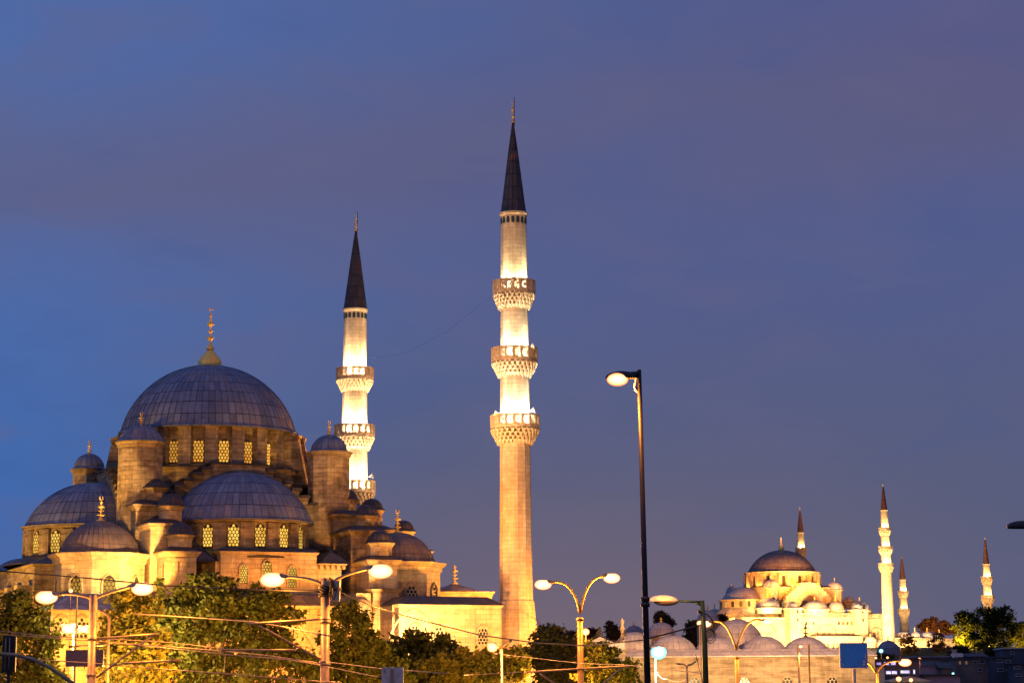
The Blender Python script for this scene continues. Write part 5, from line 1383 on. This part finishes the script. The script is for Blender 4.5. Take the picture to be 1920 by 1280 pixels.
# curved arm lamp beside mast 5, bent pole and grey pole
def bent_pole():
    Y = 112; p = P(203, 1220, Y)
    t = empty('bent_pole', (p.x, Y, 0), 0, 'brown bent top pole right beside the thick far left mast', 'pole')
    lc = lambda a, b: (P(a, b, Y).x-p.x, 0.0, P(a, b, Y).z)
    z = lc(203, 1160)[2]
    mb = MB(); mb.tube([(0, 0, 0), (0, 0, z)] + bez((0, 0, z), lc(203, 1150), lc(188, 1144), 8)[1:], 0.07, 8); mb.build('shaft', BROWNP, t)
bent_pole()

# ------------------------------------------------------------------ tram catenary: arms, wires
def wire(label, pts, r=0.02, m=WIREM, group='overhead tram and cable wires', sag=0.0, name='overhead_wire'):
    """pts: (px, py, Y)"""
    P3 = [P(*q) for q in pts]; out = []
    for i in range(len(P3)-1):
        for k in range(6):
            t = k/6; v = P3[i].lerp(P3[i+1], t); v.z -= sag*4*t*(1-t); out.append(v)
    out.append(P3[-1]); mb = MB(); mb.tube(out, r, 5)
    return tag(mb.build(name, m), label, 'wire' if name == 'overhead_wire' else 'arm', group)
wire('dark cable sagging from the left edge to the top of the centre left mast', [(-20, 1068, 100), (160, 1083, 98), (320, 1098, 96), (420, 1103, 94), (545, 1107, 92.5), (601, 1108, 92)], 0.028, CABLE)
wire('dark cable falling from the cable bundle and rising to the green pole', [(640, 1110, 91.5), (700, 1137, 90), (800, 1165, 86), (900, 1190, 82), (1000, 1204, 78), (1100, 1210, 74), (1205, 1199, 69), (1317, 1170, 66)], 0.022, CABLE)
wire('bright contact wire from mid left to the tram arm of the centre left mast', [(250, 1150, 100), (330, 1155, 98), (480, 1165, 93), (620, 1192, 88)], 0.028)
wire('upper of two pale wires at the left edge passing behind the far left mast', [(-20, 1180, 104), (90, 1192, 102), (300, 1202, 99), (420, 1215, 96)], 0.022)
wire('lower of two pale wires at the left edge ending at the foliage', [(-20, 1187, 104), (95, 1195, 102), (175, 1201, 100), (260, 1207, 99)], 0.022)
wire('upper strand of the twin contact wires rising to the centre left mast', [(215, 1204, 100), (300, 1210, 98), (430, 1221, 95), (500, 1228, 93), (608, 1244, 91)], 0.026)
wire('lower strand of the twin contact wires under the centre left mast', [(215, 1205, 99), (300, 1213, 97), (430, 1227, 94), (540, 1236, 92), (608, 1247, 90)], 0.024)
wire('long low wire from the left edge to the bottom of the centre left mast', [(-20, 1231, 102), (170, 1242, 99), (310, 1254, 96), (420, 1262, 94), (640, 1280, 90)], 0.024)
wire('thin vertical dropper hanging between two contact wires', [(423, 1226, 94.5), (419, 1262, 94)], 0.015)
wire('wire leaving the centre left mast to the right above the white box', [(612, 1240, 91), (716, 1253, 88), (840, 1262, 86)], 0.02)
wire('lower wire leaving the centre left mast behind the white box', [(612, 1249, 90), (716, 1270, 87)], 0.018)
wire('thin wire dropping from the tram arm behind the centre left mast', [(500, 1168, 93), (605, 1190, 91)], 0.014)
wire('fine wire crossing behind the minaret base towards the tall black pole', [(940, 1226, 100), (1090, 1243, 92), (1175, 1246, 88), (1320, 1262, 82)], 0.014)
wire('long pale wire from the thin white pole to the tram arm', [(870, 1265, 100), (998, 1258, 96)], 0.014)
wire('faint rope hung between the two big minarets', [(700, 671, 258), (760, 662, 250), (840, 620, 238), (925, 552, 224)], 0.009, CABLE, name='overhead_wire', group=None)
wire('thin wire running down beside the green pole', [(1304, 1225, 80), (1318, 1280, 78)], 0.012, CABLE)
wire('thin cable looping right from the blue white lamp pole', [(1230, 1258, 119), (1250, 1272, 117), (1290, 1272, 115)], 0.03, WHITEP, sag=0.15)
wire('dark drooping cable from the tall minaret base', [(1000, 1158, 221), (1030, 1180, 200), (1075, 1195, 190)], 0.03, CABLE)
GA = 'steel tram wire arms'
wire('upper bracket arm reaching left from the centre left mast', [(464, 1169, 92), (602, 1160, 92)], 0.045, STEEL, GA, name='bracket_arm')
wire('diagonal brace from the centre left mast up to its bracket arm', [(486, 1172, 92), (604, 1237, 92)], 0.045, STEEL, GA, name='bracket_arm')
wire('free hanging steadying arm left of the centre left mast', [(415, 1218, 92.2), (555, 1218, 91.8)], 0.045, STEEL, GA, name='bracket_arm')
wire('bracket arm reaching right from the far left mast', [(176, 1197, 98), (298, 1188, 98)], 0.045, STEEL, GA, name='bracket_arm')
wire('diagonal brace of the far left mast', [(180, 1270, 98), (283, 1193, 98)], 0.045, STEEL, GA, name='bracket_arm')
wire('steadying arm low right of the far left mast', [(228, 1243, 97.8), (340, 1237, 97.8)], 0.05, STEEL, GA, name='bracket_arm')
wire('bracket arm crossing the golden twin armed lamp', [(995, 1259, 95.8), (1090, 1253, 95.8), (1187, 1248, 95.8)], 0.045, STEEL, GA, name='bracket_arm')
wire('left brace under the arm of the golden twin armed lamp', [(1013, 1262, 95.8), (1045, 1284, 95.8)], 0.04, STEEL, GA, name='bracket_arm')
wire('right brace under the arm of the golden twin armed lamp', [(1166, 1251, 95.8), (1128, 1284, 95.8)], 0.04, STEEL, GA, name='bracket_arm')
wire('grey curved boom sweeping down at the lower left corner', [(2, 1225, 70), (30, 1227, 70), (62, 1235, 70), (95, 1251, 70), (140, 1282, 70)], 0.06, STEEL, None, name='curved_boom')
def lead_arm():
    p = P(941, 1219, 129)
    mb = MB(); mb.tube([P(936, 1216, 130), P(958, 1200, 129)], 0.09, 6); tag(mb.build('arm_stub', DARKSTEEL), 'short dark arm sticking up right of the small white lamp pole', 'arm')
lead_arm()

# ------------------------------------------------------------------ signs
def sign_box(name, label, x0, x1, y0, y1, Y, face_m, border, post=None, cat='sign', skew=0.0, post_m=WHITEP, d=0.12):
    p = P((x0+x1)/2, y1, Y); s_ = sc_at(p); w = (x1-x0)/s_; h = (y1-y0)/s_
    t = empty(name, (p.x, Y, 0), 0, label, cat)
    mb = MB(); r_ = min(w, h)*0.05
    corners = [(-w/2, 0), (w/2, 0), (w/2, h), (-w/2, h)]; pts = []
    for (cx_, cz_), a0 in zip(((-w/2+r_, r_), (w/2-r_, r_), (w/2-r_, h-r_), (-w/2+r_, h-r_)), (180, 270, 0, 90)):
        for k in range(4): a = R(a0+30*k); pts.append((cx_+r_*math.cos(a), p.z+cz_+r_*math.sin(a)))
    mb.slab(pts, 'y', -d/2, d/2)
    b = mb.build('panel', border or face_m, t)
    if border:
        e = 1.5/s_; mb = MB(); mb.slab([(a*(1-2*e/w), p.z+h/2+(z-p.z-h/2)*(1-2*e/h)) for a, z in pts], 'y', -d/2-0.012, 0); mb.build('sign_face', face_m, t)
    if post:
        mb = MB(); mb.lathe([(post, 0), (post, p.z-0.02)], n=12, cy=0.0); mb.build('post', post_m, t)
    return t, p, s_, w, h
ts, ps, ss, ws, hs = sign_box('road_sign', 'square blue road sign with a white rim on a pinkish post before the distant mosque', 1575, 1627, 1205, 1252, 100, SIGNB, WHITEP, 0.07, 'sign')
mb = MB()    # small white marks near the lower corners
def mark(x0, x1, y0, y1):
    mb.box((x0-1601)/ss, (x1-1601)/ss, -0.085, -0.075, ps.z+(1252-y1)/ss, ps.z+(1252-y0)/ss)
mark(1622.2, 1623.6, 1226, 1234); mark(1619, 1621, 1237.5, 1242.5); mark(1617.5, 1619.8, 1244, 1247); mark(1620.4, 1622, 1244, 1247); mark(1623.4, 1624.2, 1236, 1247); mark(1580.5, 1581.3, 1242, 1247.5)
mb.build('white_marks', WHITEP, ts)
sign_box('road_sign', 'dark blue rectangular panel hung behind the far left mast', 123, 194, 1218, 1249, 108, SIGND, None, None, 'sign')
mb = MB()
q = P(130, 1212, 108); mb.tube([P(130, 1212, 108), P(203, 1208, 112)], 0.05, 6); tag(mb.build('sign_crossbar', DARKSTEEL), 'dark crossbar above the dark blue panel', 'crossbar')
ts2, p2, s2_, w2, h2 = sign_box('signal_cabinet', 'back of a pale pinkish metal box low in front of the centre trees', 716, 756, 1251, 1300, 80, WHITEP, None, None, 'cabinet', d=0.25)
mb = MB(); mb.box(-0.05, 0.05, -0.2, -0.125, p2.z-0.2, p2.z+h2-0.05); mb.box(-w2/2+0.06, -w2/2+0.12, -0.14, -0.125, p2.z+h2-0.18, p2.z+h2-0.1); mb.build('channel', STEEL, ts2)
mb = MB(); mb.lathe([(0.06, 0), (0.06, p2.z)], n=10); mb.build('post', STEEL, ts2)
tl, pl, sl_, wl, hl_ = sign_box('hanging_panel', 'dark hanging panel with pale upright tubes at the left edge', 4, 29, 1193, 1260, 72, DARKSTEEL, None, None, 'panel', d=0.15)
mb = MB()
for x in (-0.10, 0.02):
    mb.tube([(x, -0.12, pl.z+0.08), (x, -0.12, pl.z+hl_-0.05)], 0.018, 6)
mb.build('tubes', STEEL, tl)
mb = MB(); mb.lathe([(0.05, 0), (0.05, pl.z)], n=10); mb.build('post', DARKSTEEL, tl)
p = P(1608, 1276, 240); 
tw = empty('awning', (p.x, 240, 0), 0, 'small teal rounded awning below the blue road sign', 'awning')
mb = MB(); mb.ellipsoid((0, 0, p.z-0.1), 0.75, 0.7, 0.5, 16, 8, 0.0, 1.0); mb.build('canopy', AWN, tw)
mb = MB(); mb.tube([(0, 0, 0), (0, 0, p.z)], 0.04, 6); mb.build('pole', STEEL, tw)
# ------------------------------------------------------------------ trees
def tree(label, base_px, Y, blobs, leaf_m, n, leaf, group='street trees', zg=0.0, trunk=0.28, name='tree', depth=None, seed=0, yb=None):
    """blobs: crown lobes (px, py, rx, ry) seen at distance Y; each lobe is given real depth"""
    rg = np.random.default_rng(seed+11); rnd = random.Random(seed)
    b0 = P(base_px, 1250, Y); s_ = sc_at(b0)
    t = empty(name, (b0.x, Y, zg), 0, label, 'tree', group)
    L = []
    sat = []
    for (px, py, rx, ry) in blobs:
        for q in range(6):
            a = rnd.uniform(-0.5, math.pi+0.5); f_ = rnd.uniform(0.2, 0.36); sat.append((px+rx*math.cos(a)*rnd.uniform(0.9, 1.12), py-ry*math.sin(a)*rnd.uniform(0.9, 1.15), rx*f_, ry*f_*rnd.uniform(0.8, 1.3)))
    nb_ = len(blobs); blobs = list(blobs)+sat
    tot = sum(b[2]*b[3] for b in blobs)
    allv = []; 
    cen = []
    for (px, py, rx, ry) in blobs:
        c = P(px, py, Y); ax_, az_ = rx/s_, ry/s_; ay_ = (ax_+az_)/2*0.9
        cy = rnd.uniform(-0.35, 0.35)*ay_
        cen.append((c.x-b0.x, cy, c.z-zg, ax_, ay_, az_))
        k = int(n*rx*ry/tot)
        # leaf clumps: sub clusters through the lobe
        m = max(6, k//40)
        d = rg.normal(size=(m, 3)); d /= np.linalg.norm(d, axis=1)[:, None]
        rr = rg.uniform(0.2, 1.0, m)**0.45*np.where(rg.random(m) < 0.2, 1.22, 1.0)*rg.uniform(0.85, 1.05, m)
        cc = d*rr[:, None]*np.array([ax_, ay_, az_])
        per = np.repeat(cc, 40, axis=0)[:k]
        if len(per) < k: per = np.vstack([per, cc[rg.integers(0, m, k-len(per))]])
        sp = min(ax_, az_)*0.12+leaf*0.9
        pts = per + rg.normal(size=per.shape)*sp*np.array([1, 1, 0.75])
        allv.append(pts + np.array([c.x-b0.x, cy, c.z-zg]))
    pts = np.vstack(allv); k = len(pts)
    pts = pts[pts[:, 2] > 0.3]; k = len(pts)
    # each leaf: a folded diamond of two triangles
    nrm = rg.normal(size=(k, 3)); nrm[:, 2] += 0.6; nrm /= np.linalg.norm(nrm, axis=1)[:, None]
    a = np.cross(nrm, rg.normal(size=(k, 3))); a /= np.linalg.norm(a, axis=1)[:, None]; b = np.cross(nrm, a)
    sz = leaf*rg.uniform(0.6, 1.4, k)[:, None]
    v0 = pts-a*sz; v2 = pts+a*sz; v1 = pts+b*sz*0.55+nrm*sz*0.15; v3 = pts-b*sz*0.55+nrm*sz*0.15
    V = np.stack([v0, v1, v2, v3], 1).reshape(-1, 3)
    me = bpy.data.meshes.new('crown'); me.vertices.add(4*k); me.vertices.foreach_set('co', V.astype(np.float32).ravel())
    idx = np.arange(k)*4
    loops = np.stack([idx, idx+1, idx+2, idx, idx+2, idx+3], 1).ravel()
    me.loops.add(len(loops)); me.loops.foreach_set('vertex_index', loops.astype(np.int32))
    me.polygons.add(2*k); me.polygons.foreach_set('loop_start', (np.arange(2*k)*3).astype(np.int32)); me.polygons.foreach_set('loop_total', np.full(2*k, 3, dtype=np.int32))
    me.materials.append(leaf_m); me.update(); me.validate()
    o = bpy.data.objects.new('crown', me); COL.objects.link(o); o.parent = t
    mb = MB(); zmin = min(c[2]-c[5] for c in cen); xm = sum(c[0] for c in cen)/len(cen)*0.3
    fork = Vector((xm*0.4, 0, max(1.0, zmin+0.4)))
    mb.tube([(0, 0, 0), (rnd.uniform(-.1, .1), 0, fork.z*.5), fork], trunk, 9, trunk*0.7)
    for (x, y, z, rx, ry, rz) in cen[:nb_]:
        e = Vector((x, y, z)); mid = fork.lerp(e, 0.5)+Vector((rnd.uniform(-.4, .4), rnd.uniform(-.4, .4), 0.3))
        mb.tube(bez(fork, mid, e, 6), trunk*0.5, 6, trunk*0.16)
        for q in range(4):
            d = Vector((rnd.uniform(-1, 1)*rx, rnd.uniform(-1, 1)*ry, rnd.uniform(-.2, 1)*rz))*0.8
            mb.tube([e.lerp(fork, 0.25), e+d*0.5+Vector((0, 0, .1)), e+d], trunk*0.14, 4, trunk*0.04)
    mb.build('trunk', BARK, t)
    return t
tree('leafy tree at the left edge behind the curved boom', 45, 128, [(10, 1160, 45, 45), (50, 1150, 40, 35), (30, 1215, 60, 45), (75, 1200, 28, 40), (20, 1270, 70, 40), (90, 1262, 40, 30)], LEAF, 7500, 0.16, seed=1)
tree('broad leafy tree with the widest crown, left of the centre left mast', 400, 132, [(395, 1100, 42, 22), (300, 1130, 50, 25), (440, 1130, 85, 40), (350, 1160, 110, 40), (500, 1180, 60, 45), (400, 1215, 130, 45), (300, 1225, 60, 50), (530, 1235, 50, 45), (420, 1270, 140, 40), (350, 1110, 30, 14)], LEAF, 22000, 0.155, trunk=0.35, seed=2)
tree('yellow lit bushy tree just right of the far left mast', 235, 122, [(235, 1135, 28, 22), (265, 1150, 35, 30), (230, 1185, 35, 40), (270, 1215, 45, 35), (215, 1245, 40, 40), (270, 1265, 45, 30)], LEAF_LIT, 7000, 0.15, seed=3)
tree('dark leafed tree right behind the centre left mast', 660, 135, [(648, 1152, 22, 20), (668, 1176, 22, 22), (640, 1190, 32, 32), (688, 1222, 42, 30), (650, 1250, 55, 40), (710, 1265, 50, 35)], LEAF, 8000, 0.15, seed=4)
tree('olive tree in front of the floodlit wall windows', 780, 145, [(778, 1206, 22, 17), (735, 1222, 28, 20), (800, 1215, 45, 25), (830, 1235, 50, 30), (760, 1250, 60, 35), (840, 1270, 60, 25)], LEAF, 8000, 0.16, seed=5)
tree('bright yellow lit bush under the tall minaret', 880, 138, [(850, 1250, 40, 22), (900, 1245, 40, 25), (820, 1270, 40, 22), (880, 1272, 60, 20), (940, 1262, 35, 22), (960, 1240, 25, 22)], LEAF_LIT, 6500, 0.14, seed=6)
tree('dark rounded tree left of the golden twin armed lamp', 1035, 150, [(1022, 1190, 24, 16), (1045, 1205, 30, 20), (1005, 1225, 30, 25), (1060, 1225, 45, 28), (1030, 1255, 60, 35), (1095, 1225, 25, 25), (1100, 1260, 50, 30)], LEAF_D, 10000, 0.15, seed=7)
tree('tree with a yellow lit edge right of the golden twin armed lamp', 1150, 140, [(1125, 1235, 28, 28), (1150, 1250, 32, 24), (1170, 1268, 28, 20), (1130, 1270, 45, 22), (1180, 1282, 25, 14)], LEAF_LIT, 4500, 0.13, seed=8)
G3 = 'background trees behind the grey hall'
tree('narrow dark cypress like tree between the iron crest and the stone finial', 1148, 330, [(1143, 1178, 5, 10), (1151, 1182, 7, 10), (1149, 1192, 9, 9)], LEAF_O, 1500, 0.22, G3, seed=9)
tree('small pointed russet tree behind the iron crest', 1107, 320, [(1110, 1186, 9, 7), (1100, 1193, 14, 9), (1112, 1198, 10, 6)], LEAF_O, 1200, 0.22, G3, seed=10)
tree('low russet bushes left of the golden twin armed lamp pole', 1068, 320, [(1068, 1190, 13, 6), (1080, 1194, 12, 8), (1058, 1198, 10, 6)], LEAF_O, 1200, 0.2, G3, seed=22)
tree('low russet tree right of the narrow dark one', 1165, 330, [(1165, 1196, 12, 6), (1158, 1200, 8, 5)], LEAF_O, 700, 0.22, G3, seed=11)
tree('rounded russet tree rising behind the pink lit dome', 1240, 340, [(1238, 1155, 8, 7), (1242, 1163, 11, 7), (1256, 1168, 6, 4)], LEAF_O, 1500, 0.22, G3, seed=12)
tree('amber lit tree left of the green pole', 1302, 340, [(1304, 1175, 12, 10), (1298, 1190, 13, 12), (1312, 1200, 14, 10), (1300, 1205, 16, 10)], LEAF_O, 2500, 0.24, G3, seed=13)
tree('tiny dark tree at the left end of the distant mosque', 1351, 860, [(1349, 1157, 7, 4), (1356, 1158, 6, 4)], LEAF_O, 500, 0.4, G3, seed=14, zg=18)
G4 = 'trees around the distant mosque'
tree('largest hilltop tree, floodlit yellow from below at far right', 1850, 845, [(1850, 1152, 32, 14), (1812, 1162, 20, 13), (1880, 1158, 22, 15), (1830, 1180, 34, 18), (1875, 1182, 26, 20), (1848, 1205, 40, 16), (1812, 1195, 18, 16)], LEAF, 12000, 0.5, G4, seed=15, zg=20, trunk=0.9)
tree('dark tree at the right edge behind the floodlit one', 1912, 860, [(1905, 1178, 15, 12), (1920, 1175, 20, 10), (1912, 1198, 18, 18), (1930, 1200, 15, 18)], LEAF, 4000, 0.5, G4, seed=16, zg=19, trunk=0.6)
tree('dark reddish tree rising behind the three small courtyard domes', 1750, 1010, [(1750, 1168, 16, 8), (1738, 1176, 14, 9), (1765, 1176, 14, 9), (1782, 1182, 12, 7)], LEAF_O, 3000, 0.55, G4, seed=17, zg=20)
tree('small tree in front of the glowing courtyard wall, left of the pair', 1700, 880, [(1696, 1198, 12, 9), (1706, 1208, 15, 10), (1700, 1218, 18, 9)], LEAF_O, 1600, 0.36, G4, seed=18, zg=20)
tree('small tree in front of the glowing courtyard wall, right of the pair', 1760, 880, [(1760, 1195, 10, 7), (1757, 1206, 14, 9), (1764, 1216, 16, 8)], LEAF_O, 1500, 0.36, G4, seed=19, zg=20)
tree('dark round bush above the brown house', 1802, 470, [(1802, 1224, 16, 9), (1815, 1230, 12, 6), (1790, 1228, 9, 6)], LEAF_D, 2500, 0.25, G4, seed=20, zg=6)
tree('dark dense bush right below the floodlit tree trunk', 1862, 462, [(1862, 1222, 12, 10), (1868, 1230, 14, 7)], LEAF_D, 2000, 0.25, G4, seed=21, zg=6)
tree('small green shrub row beneath the dark bulbous dome', 1655, 325, [(1640, 1230, 10, 4), (1655, 1231, 12, 4), (1672, 1232, 12, 3)], LEAF, 1200, 0.14, G4, seed=23)

# ------------------------------------------------------------------ floodlights of the large mosque
def floods_a():
    f = lambda lx, ly, z, pw, tx, ty, tz, sz=70, c=AMBER, bl=0.8, r=0.25: lamp('SPOT', A.world(lx, ly, z), pw, c, A.world(tx, ty, tz), sz, bl, r)
    # wide amber wash from the square in front
    f(-14, -78, 6, 450, -6, -19, 9, 60, AMBER, 1.0, 1.0); f(40, -70, 6, 650, 8, -19, 9, 60, AMBER, 1.0, 1.0)
    # lower front walls
    f(-4, -38, 3.5, 6500, -2, -21, 4.0, 70, ORANGE, 1.0, 0.6); f(9, -40, 4, 5500, 8, -21, 4.0, 70, ORANGE, 1.0, 0.6)
    f(-20, -40, 4, 9500, -18, -21, 4.0, 72, ORANGE, 1.0, 0.6)
    # close roof level lights
    f(-12.0, -28.5, 11.8, 2600, -13.6, -18.5, 15.0, 50, WARM, 0.2); f(-15.5, -24.0, 9.9, 900, -15, -19, 11, 140, WARM, 0.4)     # under left corner dome
    f(-13.0, -25.5, 9.5, 2600, -9.5, -18, 13.5, 110, AMBER, 0.9)        # left tower side
    f(-11.2, -22.5, 12.4, 900, -9.9, -16, 17.0, 90, AMBER, 0.7)
    q0 = A.at(738, 1172, ly=-24.3); q1 = A.at(728, 1140, ly=-21.5)      # pier
    f(*q0, 2600, *q1, 120, WARM, 0.7)
    # ground floods raking up the two near minarets
    f(8, -32, 3, 13000, 26.4, -19, 44, 28, (1, .62, .28), 0.8, 0.3); f(48, 4, 4, 16000, 20, 23.4, 40, 30, (1, .62, .28), 0.8, 0.3)
    f(17.5, -24.5, 9.5, 2400, 15, -19, 13.5, 90, AMBER, 0.9)            # right corner dome
    f(2, -27.5, 10.5, 600, 2, -19, 13.5, 110, ORANGE, 0.9)
    # left side
    f(-31, -10, 9, 2200, -19, -3, 14, 90, (1, .5, .06), 0.9)
    f(-34, -26, 6, 1300, -20, -12, 12, 80, (1, .5, .06), 0.9)
    f(-22, -6, 17.5, 1500, -10.5, -9.0, 25, 40, (1, .5, .06), 0.3)
    f(-24, 12, 18, 900, -10, 10, 25.5, 50, (1, .5, .06), 0.5)
    # right side light raking over the dome and turrets
    f(17.0, -1.5, 24.5, 1500, 6.5, -1.5, 32, 70, ORANGE, 0.4); f(16, -3, 22.5, 700, 9.5, -7, 27, 80, ORANGE, 0.6)
    f(25, -4, 15, 1300, 12, -6, 22, 70, AMBER, 0.8)
    f(44, -6, 4, 7000, 26.5, -19, 28, 50, CREAMY, 0.9, 0.4); f(5, -27.5, 13, 4800, 26.4, -19, 26, 60, ORANGE, 0.9, 0.4); f(16, -46, 3, 900, 26.4, -19, 22, 50, ORANGE, 0.9, 0.4)
    f(34, -32, 3, 9000, 14, -14, 14, 55, ORANGE, 0.9, 0.4); f(24, -22, 12.5, 1600, 15, -15, 17, 80, ORANGE, 0.8)
    lamp('SPOT', P(776, 1215, 209), 2200, WARM, P(775, 1160, 214), 110, 0.9, 0.3)
    lamp('SPOT', P(900, 1230, 205), 1500, ORANGE, P(880, 1160, 215), 110, 0.9, 0.3)
    lamp('SPOT', A.world(14, 14, 12), 5000, WARM, A.world(20, 23.4, 30), 90, 0.8, 0.3)
    # street level glow on the trees
    for px, py, Y, pw, c in ((330, 1290, 118, 900, ORANGE), (480, 1285, 120, 700, ORANGE), (860, 1300, 126, 600, AMBER), (230, 1270, 110, 350, AMBER), (60, 1290, 115, 600, ORANGE), (720, 1290, 122, 600, ORANGE), (1170, 1290, 130, 260, (1, .75, .1)), (1040, 1290, 138, 500, AMBER)):
        lamp('POINT', P(px, py, Y), pw, c, radius=0.4, name='street_glow')
    # grey hall and its domes, lit from the square
    lamp('SPOT', P(1330, 1290, 185), 3600, (1, .66, .27), P(1380, 1230, 235), 110, 1.0, 0.6)
    lamp('SPOT', P(1180, 1290, 190), 3000, (1, .64, .27), P(1180, 1220, 235), 110, 1.0, 0.6)
    lamp('SPOT', P(1520, 1290, 190), 4000, (1, .64, .27), P(1530, 1230, 235), 110, 1.0, 0.6)
    lamp('SPOT', P(1560, 1130, 205), 8000, (1, .48, .2), P(1330, 1200, 240), 80, 1.0, 0.6)
    lamp('POINT', P(245, 1200, 128), 900, WARM, radius=0.5, name='street_glow'); lamp('POINT', P(225, 1255, 118), 350, WARM, radius=0.5, name='street_glow')
    # the hilltop tree
    lamp('POINT', P(1848, 1216, 846), 5200, (1, .52, .05), radius=0.5, name='floodlight_beam'); lamp('POINT', P(1800, 1200, 842), 3000, (1, .52, .05), radius=0.5, name='floodlight_beam')
    lamp('POINT', P(1912, 1210, 852), 2200, (1, .5, .06), radius=0.5, name='floodlight_beam')
floods_a()
lamp('SPOT', P(1760, 1200, 985), 9000, (1, .4, .1), P(1755, 1175, 1010), 120, 1.0, 1.0)  # added light without a fixture, brightens the dark reddish courtyard tree
